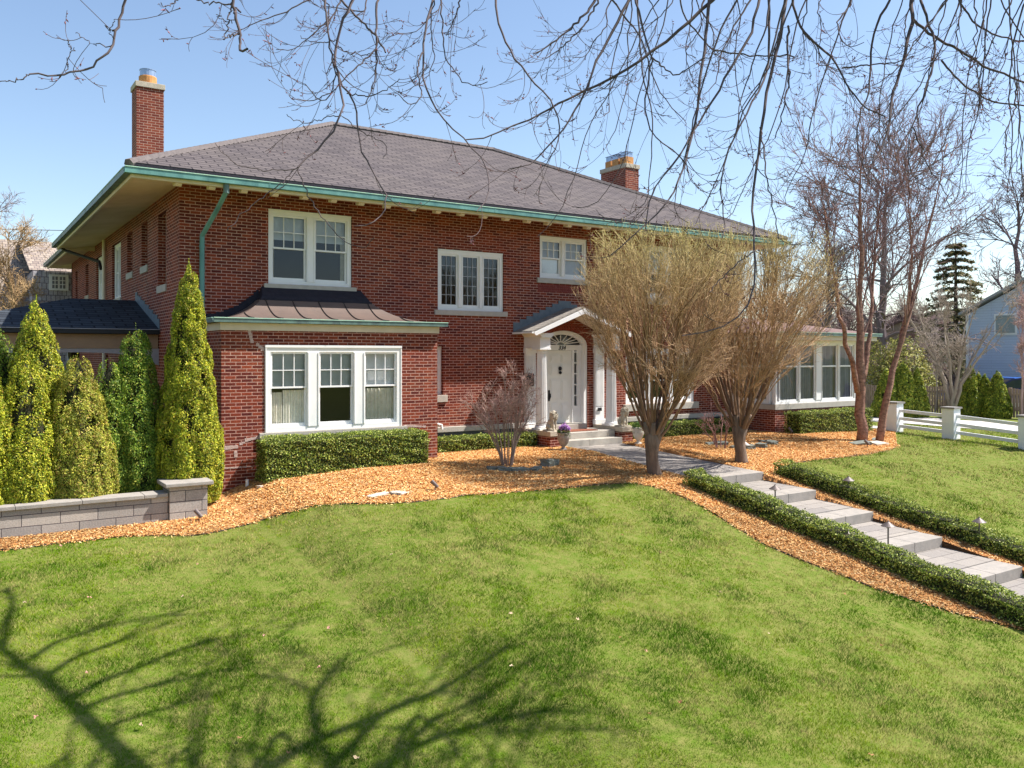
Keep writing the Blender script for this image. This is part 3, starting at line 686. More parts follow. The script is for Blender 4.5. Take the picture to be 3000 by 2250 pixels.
# columns, pilasters, pediment
CY = -.58
for sx in (9.0, 11.4):
    m = MB(); m.lathe([(.155,0),(.155,.02),(.15,.25)]+[(.15-.028*(k/8)**1.4, .25+1.68*k/8) for k in range(9)], (sx,CY,.52), 44, flute=.11)
    c = m.build('column', WHITE, house)
    m = MB(); m.box(sx-.19, sx+.19, CY-.19, CY+.19, .431, .47); m.lathe([(.185,0),(.19,.02),(.185,.04),(.165,.055),(.165,.065)], (sx,CY,.47), 28); m.build('column_base', WHITE, c)
    m = MB(); m.lathe([(.128,0),(.14,.015),(.128,.03),(.13,.05),(.165,.085),(.165,.09)], (sx,CY,2.45), 28); m.box(sx-.18, sx+.18, CY-.18, CY+.18, 2.541, 2.585); m.build('column_capital', WHITE, c)
    # pilaster on the wall behind
    m = MB(); m.box(sx-.16, sx+.16, -.09, -.003, .57, 2.45)
    for k in range(6): m.box(sx-.13+k*.047, sx-.105+k*.047, -.102, -.09, .95, 2.38)
    p = m.build('pilaster', WHITE, house)
    m = MB(); m.box(sx-.2, sx+.2, -.13, -.003, .431, .57); m.build('pilaster_base', WHITE, p, bevel=.01); m = MB(); m.box(sx-.19, sx+.19, -.12, -.003, 2.45, 2.585); m.build('pilaster_capital', WHITE, p, bevel=.01)
    m = MB(); m.box(sx-.165, sx+.165, CY-.17, -.003, 2.586, 2.86); e = m.build('entablature', WHITE, house)
    m = MB(); m.prism([(-.17,2.861),(-.17,2.89),(-.22,2.93),(-.25,2.975),(.25,2.975),(.22,2.93),(.17,2.89),(.17,2.861)], CY-.24, -.004, lambda q, h: (sx+q[0], h, q[1])); m.build('cornice', WHITE, e)
RZ, EZ, HW, FY = 3.70, 2.98, 1.72, -.93
m = MB()
for sg in (-1, 1):
    m.prism([(10.2, RZ), (10.2, RZ-.045), (10.2+sg*HW, EZ), (10.2+sg*HW, EZ+.045)], FY+.03, -.002, f)
pr = m.build('portico_roof', SHINGLE_P, house)
m = MB()
for sg in (-1, 1):
    m.prism([(10.2, RZ-.046), (10.2, RZ-.18), (10.2+sg*(HW-.1), EZ-.075), (10.2+sg*(HW-.02), EZ-.002)], FY, FY+.07, f)
m.build('raking_cornice', WHITE, pr)
m = MB()
for sg in (-1, 1):
    m.prism([(10.2, RZ-.12), (10.2, RZ-.14), (10.2+sg*(HW-.5), RZ-.14-(HW-.5)*.42), (10.2+sg*(HW-.5), RZ-.12-(HW-.5)*.42)], FY+.071, -.004, f)
m.build('portico_ceiling', CREAM, pr)
m = MB()
for sg, K in ((-1, 8), (1, 8)):
    for k in range(K):
        a, b = HW*k/K, HW*(k+1)/K; z = RZ-(RZ-EZ)*a/HW
        m.box(*(sorted((10.2+sg*a, 10.2+sg*b))), -.022, -.003, z-.12, z+.20)
m.build('step_flashing', SLATE, pr)
m = MB(); m.prism([(10.2-HW-.03, EZ-.02), (10.2-HW-.03, EZ+.02), (10.2-HW+.05, EZ+.02), (10.2-HW+.05, EZ-.02)], FY, -.004, f); m.build('portico_eave', WHITE, pr)
# mailbox, plaque, lamp fixture
m = MB(); q = onY(1551, 1113, -.17); m.box(q[0]-.13, q[0]+.13, -.2, -.104, q[2]-.17, q[2]+.12); m.prism([(-.2,q[2]+.12),(-.104,q[2]+.12),(-.104,q[2]+.18),(-.15,q[2]+.17),(-.19,q[2]+.15)], q[0]-.14, q[0]+.14, lambda p, h: (h, p[0], p[1]))
m.build('mailbox', DARK, house)
q = onY(1757, 1199, -.11); m = MB(); m.box(q[0]-.07, q[0]+.07, -.125, -.103, q[2]-.045, q[2]+.045); m.build('address_plaque', DARK, house, bevel=.004)

# ---- sun room
SX0, SX1, SY = 16.98, 21.1, -1.7
m = MB(); m.box(SX0, SX1, SY, SY+.2, -.9, .72); m.box(SX0, SX0+.2, SY+.201, -.002, -.9, .72); m.box(SX1-.2, SX1, SY+.201, 5, -.9, .72); m.build('sunroom_base', BRICK, house)
m = MB(); m.box(SX0-.04, SX1+.04, SY-.05, SY+.2, .722, .88); m.box(SX0-.04, SX0+.2, SY+.201, -.002, .722, .88); m.box(SX1-.2, SX1+.04, SY+.201, 5, .722, .88); m.build('sunroom_sill', LIME, house)
Xs = [onY(p_, 1100, SY)[0] for p_ in (2287, 2338, 2346, 2388, 2410, 2453, 2461, 2501)]
window(wmap('front', SY), (SX0+.01, SX1-.01, .885, 2.86), 4, 'porch', rec=.02, cas=.1, sill=0, drop=2.04, units=[(Xs[0]-.03,Xs[1]+.02),(Xs[2]-.02,Xs[3]+.03),(Xs[4]-.03,Xs[5]+.02),(Xs[6]-.02,Xs[7]+.03)], nm='sunroom_window', glass=GLASS,
       curtains=[[(0,1,2.75,CURT_W)], [(.0,1,2.75,CURT_W)], [(0,.9,2.75,CURT_W)], [(.1,1,2.75,CURT_W)]])
window(wmap('left', SX0), (SY+.2, -.02, .885, 2.86), 1, 'porch', rec=.02, cas=.12, sill=0, drop=2.04, nm='sunroom_window', glass=GLASS)
m = MB(); m.box(SX1-.1, SX1-.01, SY+.2, 5, .885, 2.86); m.build('sunroom_wall', WHITE, house)
m = MB(); m.box(SX0-.45, SX1+.45, SY-.45, 5.2, 2.862, 3.0); m.build('sunroom_soffit', CREAM, house)
m = MB(); hip(m, SX0-.5, SX1+.6, SY-.5, 5.6, 3.09, 2.0, .62); m.build('sunroom_roof', mat('brown_shingle', (.20,.13,.12), (.13,.085,.08), 12, .95, .4), house)
gutter('sunroom_gutter', [((SX0-.5,SY-.55,3.0), (SX1+.6,SY-.55,3.0), (0,1,0))], (COPPER_D, COPPER_L), .12, .09)

# ---- porte-cochere on the left
m = MB(); EY, RYY, RZ2, EZ2 = 2.0, 5.0, 3.82, 3.0
m.add([(0,EY,EZ2),(-4.6,EY,EZ2),(-1.55,RYY,RZ2),(0,RYY,RZ2),(-4.6,2*RYY-EY,EZ2),(0,2*RYY-EY,EZ2)], [(0,3,2,1),(1,2,4),(2,3,5,4),(0,1,4,5)])
pc = m.build('carport_roof', SHINGLE_D, house)
gutter('carport_gutter', [((-4.7,EY-.08,EZ2-.12), (-.02,EY-.08,EZ2-.12), (0,1,0))], (DARK, mat('grey_lip', (.33,.33,.38))), .1, .1, pc)
m = MB(); m.box(-4.4, -.02, EY+.1, EY+.35, 2.55, 2.87); m.box(-4.4, -.02, 2*RYY-EY-.4, 2*RYY-EY-.15, 2.55, 2.87); m.box(-4.4, -4.15, EY+.36, 7.5, 2.55, 2.87)
bm_ = m.build('carport_beam', mat('tan_beam', (.34,.22,.13), (.26,.17,.11), 3, .8, .1), pc)
m = MB()
for k in range(14):        # shallow arched brackets under the beam
    a, b = k/14, (k+1)/14; za = 2.54-.30*(2*a-1)**4*1.0; zb = 2.54-.30*(2*b-1)**4
    xa, xb = -4.2+4.2*a, -4.2+4.2*b
    m.prism([(xa,2.549),(xb,2.549),(xb,zb-.08),(xa,za-.08)], EY+.12, EY+.33, f)
m.build('carport_arch', mat('grey_beam', (.35,.33,.33), (.28,.26,.27), 3, .8), pc)
m = MB(); m.box(-4.14, -.02, EY+.36, 7.5, 2.80, 2.86); m.build('carport_ceiling', CREAM, pc)
m = MB(); m.box(-4.5, -4.1, EY+.03, EY+.43, -.8, 2.5); m.box(-4.5, -4.1, 7.4, 7.8, -.8, 2.5); m.build('carport_pier', BRICK, pc)
m = MB()
for k in range(12):
    a = k/12; ya, yb = EY+.0+3.0*a, EY+3.0*(a+1/12); z = EZ2+(RZ2-EZ2)*a
    m.box(-.02, -.003, ya, yb, z, z+.24+.03*(k % 2))
m.build('step_flashing', SLATE, pc)
lq = at(216, 1012, 22.5)
m = MB(); m.lathe([(.02,.42),(.05,.38),(.17,.30),(.19,.27),(.19,.25)], (lq[0],lq[1],lq[2]-.35), 6); m.lathe([(.12,0),(.13,.02),(.15,.25),(.15,.26)], (lq[0],lq[1],lq[2]-.36), 6); m.tube([(lq[0],lq[1],lq[2]+.05),(lq[0],lq[1],2.8)], .015, 6)
tag(m.build('hanging_lantern', DARK), 'black hexagonal lantern hanging under the carport arch', 'lantern')

# ---- downspout outlet pipes
q = ground(724, 1428); m = MB(); m.tube([(q[0],q[1],q[2]-.1),(q[0],q[1],q[2]+.13),(q[0]-.0,q[1],q[2]+.16)], .032, 10); tag(m.build('drain_pipe', WHITE), 'short white upright pipe against the left end of the bay wall', 'pipe')
m = MB(); q = onY(1288, 1243, -.2); m.tube([(q[0]-.02,-.13,q[2]-.05),(q[0]-.02,-.16,q[2]+.0),(q[0]+.05,-.2,q[2]-.02),(q[0]+.06,-.21,q[2]-.13)], .035, 10); tag(m.build('drain_elbow', WHITE), 'small white elbow pipe in the corner right of the bay', 'pipe')
# ================================================================== WALK AND STEPS
FR = [(-6.08, -.23), (-7.47, -.455), (-8.8, -.707), (-10.2, -.955), (-11.6, -1.21), (-13.0, -1.46), (-14.4, -1.71)]
m = MB()
m.add([(9.2,-1.302,.0),(11.2,-1.302,.0),(11.2,-5.62,-.222),(9.2,-5.62,-.222),(9.2,-1.302,-.6),(11.2,-1.302,-.6),(11.2,-5.62,-.6),(9.2,-5.62,-.6)],[(0,1,2,3),(0,4,5,1),(1,5,6,2),(2,6,7,3),(3,7,4,0)])
tag(m.build('front_walk', PAVER), kind='structure')
steps = empty('stone_steps', (10.2, -6.08, -.3), 'broad pale stone steps with paved landings going down the lawn', 'steps')
for i, (y, z) in enumerate(FR):
    yb = -5.625 if i == 0 else FR[i-1][0]-.003; zb = -.222 if i == 0 else FR[i-1][1]-.185
    yc = y+.46
    if i:
        m = MB(); zc = z+(zb-z)*(yc-y)/(yb-y)
        m.add([(9.2,yc,zc),(11.2,yc,zc),(11.2,yb,zb),(9.2,yb,zb),(9.2,yc,zc-.25),(11.2,yc,zc-.25),(11.2,yb,zb-.25),(9.2,yb,zb-.25)],[(0,1,2,3),(0,4,5,1),(1,5,6,2),(2,6,7,3),(3,7,4,0)])
        m.build('landing', PAVER, steps)
    for xa, xb in ((9.2, 10.296), (10.304, 11.2)):
        m = MB(); m.add([(xa,y,z-.19),(xb,y,z-.19),(xb,yc-.004,z-.16),(xa,yc-.004,z-.16),(xa,y,z),(xb,y,z),(xb,yc-.004,z+.012),(xa,yc-.004,z+.012)],
                        [(0,3,2,1),(4,5,6,7),(0,1,5,4),(1,2,6,5),(2,3,7,6),(3,0,4,7)])
        m.build('nosing', COPING, steps, bevel=.008)

# ================================================================== RETAINING WALL
rw = empty('retaining_wall', (-3, -3, -.6), 'low grey split-block garden wall with pale coping and end pillar', 'garden wall')
m = MB(); m.box(-9, -.84, -3.0, -2.72, -1.0, -.105); m.build('block_wall', CMU, rw)
x = -9.0; i = 0
while x < -.86:
    x1 = min(x+.97, -.845); m = MB(); m.box(x+.002, x1-.002, -3.05, -2.62, -.10, -.03); m.build('coping', COPING, rw, bevel=.01); x = x1
m = MB(); m.box(-.83, -.19, -3.08, -2.5, -1.0, .07); m.build('pillar', CMU, rw)
m = MB(); m.box(-.92, -.10, -3.17, -2.42, .071, .145); m.build('pillar_cap', COPING, rw, bevel=.015)
RP = mat('raised_soil', (.10,.06,.035), (.06,.035,.02), 14, .95, .8, 40)
m = MB(); m.box(-9, -.85, -2.715, -.2, -1, -.14); tag(m.build('planting_bed', RP), kind='structure')

# ================================================================== BED EDGING
def strip(name, pts, label, r=.012, dz=.012):
    P = []
    for (x_, y_) in pts: P.append((x_, y_, float(terr(x_, y_))+dz))
    Q = []
    for a, b in zip(P[:-1], P[1:]):
        n = max(1, int(math.dist(a, b)/.25))
        for k in range(n):
            t = k/n; x_, y_ = a[0]+(b[0]-a[0])*t, a[1]+(b[1]-a[1])*t; Q.append((x_+random.uniform(-.012,.012), y_+random.uniform(-.012,.012), float(terr(x_, y_))+dz+random.uniform(-.012,.008)))
    m = MB(); m.tube(Q, r, 6); return tag(m.build(name, DARK, smooth=True), label, 'lawn edging')

strip('lawn_edging', BED_EDGE, 'thin black edging winding between front mulch bed and lawn')
strip('lawn_edging', RB, 'thin black edging round the mulch beside the birch')

# ================================================================== SCATTERED CHIPS AND GRASS
WALKR = lambda x, y: (x > 9.15) & (x < 11.25) & (y < -1.2)
def chips(n, poly, name, dens_ref=(4, -5)):
    xs = [p[0] for p in poly]; ys = [p[1] for p in poly]
    X = rng.uniform(max(min(xs), -7), max(xs), n*4); Y = rng.uniform(min(ys), min(max(ys), 1), n*4)
    k = inpoly(X, Y, poly) & ~((X < -.8) & (Y > -3.0)) & ~((X > .4) & (X < 5.4) & (Y > -1.5)) & ~((X < .4) & (Y > -1.2))
    X, Y = X[k][:n], Y[k][:n]
    E = BED_EDGE if poly is LEFT_BED else RB     # some chips kicked over the edging
    for (xa, ya), (xb, yb) in zip(E[:-1], E[1:]):
        q = int(math.hypot(xb-xa, yb-ya)*170); s_ = rng.random(q); X = np.r_[X, xa+(xb-xa)*s_+rng.normal(0, .055, q)]; Y = np.r_[Y, ya+(yb-ya)*s_+rng.normal(0, .055, q)]
    n = len(X); Z = terr(X, Y)+.016+rng.uniform(0, .02, n)
    L = rng.uniform(.009, .028, n); W = rng.uniform(.004, .010, n)
    a = rng.uniform(0, 2*math.pi, n); tl = rng.normal(0, .35, n); tw = rng.normal(0, .5, n)
    d = np.stack([np.cos(a)*np.cos(tl), np.sin(a)*np.cos(tl), np.sin(tl)], 1); s = np.stack([-np.sin(a)*np.cos(tw), np.cos(a)*np.cos(tw), np.sin(tw)], 1)
    c = np.stack([X, Y, Z], 1)
    V = np.stack([c-d*L[:,None]-s*W[:,None], c+d*L[:,None]-s*W[:,None]*.6, c+d*L[:,None]+s*W[:,None], c-d*L[:,None]+s*W[:,None]*.7], 1).reshape(-1, 3)
    F = np.arange(4*n).reshape(-1, 4)
    base = np.array([[.70,.36,.12],[.58,.26,.085],[.80,.50,.21],[.34,.15,.055],[.86,.64,.34]])
    col = base[rng.choice(5, n, p=[.30,.24,.25,.10,.11])]*rng.uniform(.75, 1.15, (n, 1))
    age = vnoise(X, Y, 1.7, 11); col = col*(1-.35*np.clip((age-.55)*3, 0, 1))[:, None]
    tag(link(name, npmesh(name, V, F, np.repeat(col, 4, 0)), CHIP), kind='stuff', label='orange brown wood chip mulch', cat='mulch')
chips(230000, LEFT_BED, 'wood_chips'); chips(110000, RIGHT_BED, 'wood_chips')

def lawn(n):
    # fan of world positions over the front lawn, thinner with distance
    r = 4.5*np.exp(rng.random(n)*math.log(34/4.5)); th = rng.uniform(-.82, .80, n)
    X = CAM[0]+r*(FW[0]*np.cos(th)+RT[0]*np.sin(th)); Y = CAM[1]+r*(FW[1]*np.cos(th)+RT[1]*np.sin(th))
    bad = inpoly(X, Y, LEFT_BED) | inpoly(X, Y, RIGHT_BED) | WALKR(X, Y) | ((X > 24.95) & (X < 28.4)) | (Y > -1.0) & (X < 21.2) | ((X > 22.25) & (X < 23.15) & (Y > -2.25)) | ((X > 8.4) & (X < 12.1) & (Y < -6.3) & (Y > -15))
    k = ~bad; X, Y, r = X[k], Y[k], r[k]; n = len(X)
    ns = lambda sc, sd: (vnoise(X, Y, sc, sd)-.5)*2
    big, med, sm, ti = ns(2.1, 1), ns(.62, 2), ns(.20, 5), ns(.085, 6); cl = np.clip(.5+.42*ns(.9, 9)+.42*ns(.30, 12)+.2*ti, 0, 1)
    dry = np.clip(.24+.50*big+.55*med+.45*sm+.25*ti-.10+np.clip((X-1.5)*.055, 0, .5), 0, 1)
    bare = (dry > .8) & (rng.random(n) < .45); X, Y, r, dry, med, cl, sm, big = [q[~bare] for q in (X, Y, r, dry, med, cl, sm, big)]; n = len(X)
    Z = terr(X, Y)
    H = (.018+.040*cl+.012*med)*rng.uniform(.6, 1.25, n)*(1-.35*dry); W = .0023*np.clip(r/7, 1, 4.5)*rng.uniform(.7, 1.3, n)
    H *= np.clip(r/12, 1, 1.5)
    a = rng.uniform(0, 2*math.pi, n); la = rng.uniform(0, 2*math.pi, n)+0; ln = rng.uniform(.3, 1.1, n)*H
    b = np.stack([X, Y, Z-.004], 1); s = np.stack([np.cos(a), np.sin(a), np.zeros(n)], 1)*W[:, None]
    tip = b+np.stack([np.cos(la)*ln, np.sin(la)*ln, H], 1)
    V = np.stack([b-s, b+s, tip], 1).reshape(-1, 3); F = np.arange(3*n).reshape(-1, 3)
    g1 = np.array([.088,.190,.003]); g2 = np.array([.225,.295,.007]); g3 = np.array([.45,.35,.15]); g0 = np.array([.028,.105,.002])
    t = np.clip(.5*rng.random(n)+.25+.5*ns(1.2, 21)+.3*ns(.4, 22), 0, 1)[:, None]; lush = np.clip((cl-.5)*2.6, 0, 1)[:, None]
    col = g1*(1-t)+g2*t; col = col*(1-.75*lush)+g0*.75*lush
    dr = np.where(rng.random((n, 1)) < (.05+.62*dry)[:, None], rng.uniform(.6, 1, (n, 1)), .25*dry[:, None])
    col = col*(1-dr)+g3*dr; col *= rng.uniform(.78, 1.2, (n, 1))
    tag(link('grass', npmesh('grass', V, F, np.repeat(col, 3, 0)), GRASS), kind='stuff', label='bright spring lawn grass with tan thatch patches', cat='grass')
lawn(1350000)

# ================================================================== HEDGES AND CONIFERS
def leaves(P, Nrm, L, col, flat=.55, asp=.5, up=0):
    """diamond leaves at P, facing roughly Nrm"""
    n = len(P); Nn = Nrm+rng.normal(0, flat, (n, 3)); Nn /= np.linalg.norm(Nn, axis=1, keepdims=True)+1e-9
    a = rng.normal(0, 1, (n, 3)); a[:, 2] += up
    T = a-Nn*np.sum(a*Nn, 1, keepdims=True); T /= np.linalg.norm(T, axis=1, keepdims=True)+1e-9; B = np.cross(Nn, T)
    L = (L*rng.uniform(.65, 1.25, n))[:, None]
    V = np.stack([P-T*L*.5, P+B*L*asp*.5+Nn*L*.06, P+T*L*.5, P-B*L*asp*.5+Nn*L*.06], 1).reshape(-1, 3)
    return V, np.arange(4*n).reshape(-1, 4), np.repeat(col, 4, 0)
def pal(n, cs, ps, j=.18):
    return np.array(cs)[rng.choice(len(cs), n, p=ps)]*rng.uniform(1-j, 1+j, (n, 1))
BOX = ([(.045,.075,.012),(.14,.20,.022),(.33,.38,.06),(.52,.54,.17)], [.32,.32,.24,.12])
def core(name, V, mt, parent): return V.build(name, mt, parent)
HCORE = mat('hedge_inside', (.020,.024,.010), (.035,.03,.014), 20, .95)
def hedge(x0, x1, y0, y1, top, label, n, leaf=.034, round_=.08, group=None, wob=.03, seed=1, topf=None):
    """clipped hedge from x0..x1, y0..y1, top height function of (x,y) or number"""
    h = empty('box_hedge', ((x0+x1)/2, (y0+y1)/2, float(terr((x0+x1)/2, (y0+y1)/2))), label, 'hedge', group)
    dx, dy = x1-x0, y1-y0; tz = (lambda x, y: top+0*x) if not callable(top) else top
    hh = float(np.mean(tz(np.array([x0, x1]), np.array([y0, y1]))-terr(np.array([x0, x1]), np.array([y0, y1]))))
    areas = np.array([dx*dy, dx*hh, dx*hh*.5, dy*hh, dy*hh]); ch = rng.choice(5, n, p=areas/areas.sum())
    U = rng.random(n); W = rng.random(n); X = x0+dx*U; Y = y0+dy*W; V = rng.random(n)
    X = np.where(ch == 3, x0, np.where(ch == 4, x1, X)); Y = np.where(ch == 1, y0, np.where(ch == 2, y1, Y)); V = np.where(ch == 0, 1, V)
    nr = np.zeros((n, 3)); nr[ch == 0] = (0,0,1); nr[ch == 1] = (0,-1,0.25); nr[ch == 2] = (0,1,.2); nr[ch == 3] = (-1,0,.2); nr[ch == 4] = (1,0,.2)
    Zb = terr(X, Y)+.03; Zt = tz(X, Y); Z = Zb+(Zt-Zb)*V
    # round the shoulders
    ex = np.minimum(X-x0, x1-X); ey = np.minimum(Y-y0, y1-Y); top_d = Zt-Z
    e = np.minimum(ex, ey); sh = np.clip(1-e/round_, 0, 1)*np.clip(1-top_d/round_, 0, 1); Z -= sh*round_*.6
    lump = (vnoise(X*1.0+Z*3, Y+Z*2, .22, seed)-.5)*2*wob
    P = np.stack([X, Y, Z], 1)+nr*(lump+rng.normal(0, .014, n)-rng.exponential(.018, n))[:, None]
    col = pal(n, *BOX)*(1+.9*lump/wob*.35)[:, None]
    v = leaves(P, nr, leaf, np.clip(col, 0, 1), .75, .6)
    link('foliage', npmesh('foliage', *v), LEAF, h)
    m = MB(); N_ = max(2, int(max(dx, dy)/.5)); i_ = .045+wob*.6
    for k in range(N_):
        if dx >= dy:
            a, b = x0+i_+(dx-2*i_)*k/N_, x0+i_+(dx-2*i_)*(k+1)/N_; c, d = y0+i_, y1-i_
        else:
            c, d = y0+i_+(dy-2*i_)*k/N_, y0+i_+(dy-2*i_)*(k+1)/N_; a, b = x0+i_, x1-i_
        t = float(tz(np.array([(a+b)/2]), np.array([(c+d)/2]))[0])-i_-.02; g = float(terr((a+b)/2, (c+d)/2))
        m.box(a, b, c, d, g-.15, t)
    m.build('dark_core', HCORE, h)  # dark boxes filling the hedge, standing in for its shaded inside
    return h
hedge(1.12, 4.72, -2.28, -1.62, .735, 'largest clipped box hedge, under the triple bay window', 30000, .036, .09, wob=.035)
hedge(5.42, 8.72, -.78, -.2, .37, 'low clipped box hedge between the bay and the left lion', 14000, .036, .06, wob=.03, seed=2)
hedge(11.75, 16.4, -.85, -.25, .42, 'low clipped box hedge right of the porch, behind the vase-shaped trees', 15000, .038, .06, wob=.03, seed=3)
hedge(17.25, 20.9, -2.45, -1.82, .67, 'clipped box hedge under the sun room windows', 15000, .04, .08, wob=.035, seed=4)
hedge(8.62, 9.12, -14.8, -6.15, lambda x, y: terr(x, y)+.34+.02*np.sin(y*3), 'long low box hedge on the lawn side of the steps', 42000, .033, .1, wob=.05, seed=5)
hedge(11.5, 12.02, -14.6, -6.1, lambda x, y: terr(x, y)+.33+.02*np.sin(y*2.5+1), 'long low box hedge on the far right side of the steps', 34000, .034, .1, wob=.05, seed=6)

def conifer(x, y, zb, zt, rad, label, n, shade=1.0, name='arborvitae', leaf=.045, lean=0, pal_=None, pw=.8, seed=0, cat='conifer'):
    n = int(n*2.6); t = empty(name, (x, y, zb), label, cat)
    H = zt-zb; r_ = np.random.default_rng(seed+50)
    nl = 260; la = r_.uniform(0, 2*math.pi, nl); lh = r_.random(nl)**1.2; lr = r_.uniform(.02, .11, nl)
    area = rad*H; K_ = int(200*max(1.0, area)+260); hc = 1-np.sqrt(1-r_.random(K_)*.995); ac = r_.uniform(0, 2*math.pi, K_); cz_ = r_.uniform(.75, 1.3, K_); ctone = r_.uniform(.72, 1.25, K_); push = r_.normal(0, .018, K_)
    idx = rng.integers(0, K_, n); pr = lambda h: rad*(np.clip(1-h, 0, 1)**pw)*(1-.30*np.exp(-h*9))+.02
    dx_ = rng.normal(0, .052, n)*cz_[idx]; dz_ = rng.normal(0, .075, n)*cz_[idx]
    h = np.clip(hc[idx]+dz_/H, 0, .998); a = ac[idx]+dx_/(pr(h)+.05)
    rr = pr(h)*(1+.20*(vnoise(ac[idx]*2.2, hc[idx]*H*1.6, .7, seed)-.5))+push[idx]
    q2 = (dx_/.052)**2+(dz_/.075)**2; dep = .010*q2/cz_[idx]+rng.exponential(.014, n); rr = np.maximum(rr-dep, 0)
    P = np.stack([x+rr*np.cos(a)+lean*h, y+rr*np.sin(a), zb+h*H+.35*np.clip(.06-dep, 0, 1)], 1)
    nr = np.stack([np.cos(a), np.sin(a), np.full(n, .35)], 1)
    cs, ps = pal_ or ([(.40,.42,.03),(.60,.56,.05),(.19,.26,.02),(.40,.28,.05),(.08,.12,.012)], [.34,.22,.26,.08,.10])
    col = pal(n, cs, ps, .2)*ctone[idx][:, None]*shade
    v = leaves(P, nr, leaf, np.clip(col, 0, 1), .75, .40, up=1.0)
    link('foliage', npmesh('foliage', *v), LEAF, t)
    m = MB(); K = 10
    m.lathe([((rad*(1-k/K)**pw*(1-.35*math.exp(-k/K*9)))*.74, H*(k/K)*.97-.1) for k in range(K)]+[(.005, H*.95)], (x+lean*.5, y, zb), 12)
    m.build('trunk', HCORE, t); return t  # dark cone under the leaves; inner shade is put into its colour
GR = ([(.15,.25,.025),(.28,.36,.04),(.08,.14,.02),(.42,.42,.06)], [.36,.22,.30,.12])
conifer(-.30, -2.15, -.35, 4.34, .70, 'tallest arborvitae, yellow green spire beside the bay corner', 44000, seed=1, pw=.75)
conifer(-1.16, -1.75, -.35, 3.0, .66, 'dark green shaded arborvitae just left of the tallest spire', 26000, seed=2, pw=.5, pal_=GR)  # darker leaf palette adds the tall spire's shade to the colour
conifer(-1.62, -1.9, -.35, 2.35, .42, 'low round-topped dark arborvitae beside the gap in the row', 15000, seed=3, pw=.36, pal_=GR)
conifer(-2.78, -1.75, -.35, 3.50, .84, 'second tallest golden arborvitae, pointed, in front of the carport roof', 32000, seed=4, pw=.72)
conifer(-2.18, -2.2, -.35, 2.45, .70, 'bushy bronze green arborvitae at the right of the left row', 28000, seed=5, pw=.55, pal_=([(.38,.40,.05),(.56,.50,.08),(.20,.24,.03),(.42,.29,.08)], [.34,.22,.28,.16]))
conifer(-2.98, -2.3, -.35, 2.40, .60, 'round-topped golden arborvitae between the two ends of the left row', 22000, seed=6, pw=.48)
conifer(-3.62, -2.35, -.35, 2.45, .60, 'leftmost golden arborvitae cut by the picture edge', 19000, seed=7, pw=.42)
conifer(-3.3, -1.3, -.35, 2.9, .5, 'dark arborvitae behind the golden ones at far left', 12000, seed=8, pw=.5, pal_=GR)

# ================================================================== BARE TREES
def bez(a, b, c, m): # quadratic curves (n,3)x3 -> (n,m,3)
    t = np.linspace(0, 1, m)[None, :, None]
    return a[:, None]*(1-t)**2+b[:, None]*2*t*(1-t)+c[:, None]*t**2
def sub(P, R, nch, length, spread, up=.3, m=4, rr=.6, s0=.25, tip=.3, jit=.12, droop=0, curl=0, rgen=None, s1=1.0):
    """children growing off every path of P"""
    g = rgen or rng; n, k, _ = P.shape
    idx = np.repeat(np.arange(n), nch); N_ = len(idx); s = g.uniform(s0, s1, N_)
    f = s*(k-1); i = np.minimum(f.astype(int), k-2); w_ = (f-i)[:, None]
    A = P[idx, i]*(1-w_)+P[idx, i+1]*w_; T = P[idx, i+1]-P[idx, i]; T /= np.linalg.norm(T, axis=1, keepdims=True)+1e-9
    d = T+g.normal(0, 1, (N_, 3))*spread; d[:, 2] += up; d /= np.linalg.norm(d, axis=1, keepdims=True)
    L = (length*g.uniform(.5, 1.2, N_)*(1-.35*s))[:, None]
    B = A+(T*.35+d*.65)*L*.5+g.normal(0, jit, (N_, 3))*L*.5
    C_ = A+d*L; C_[:, 2] += curl*L[:, 0]; B[:, 2] -= droop*L[:, 0]
    Q = bez(A, B, C_, m); r0 = (R[idx, i]*(1-w_[:, 0])+R[idx, i+1]*w_[:, 0])*rr
    return Q, r0[:, None]*np.linspace(1, tip, m)[None, :], s

def bark(n, c, j=.15): return np.array(c)[None]*rng.uniform(1-j, 1+j, (n, 1))
def mk(name, levels, parent, mt=BARK, ks=(8,5,4,3,3,3)):
    parts = [paths(P, R, k, C_) for (P, R, C_), k in zip(levels, ks)]
    V, F, C_ = merge(parts); return link(name, npmesh(name, V, F, C_), mt, parent)
def poly_path(pts, m):
    pts = np.array(pts, float); s = np.r_[0, np.cumsum(np.linalg.norm(np.diff(pts, axis=0), axis=1))]; s /= s[-1]
    t = np.linspace(0, 1, m); q = np.stack([np.interp(t, s, pts[:, i]) for i in range(3)], 1)
    for _ in range(2): q[1:-1] = (q[:-2]+2*q[1:-1]+q[2:])/4
    return q

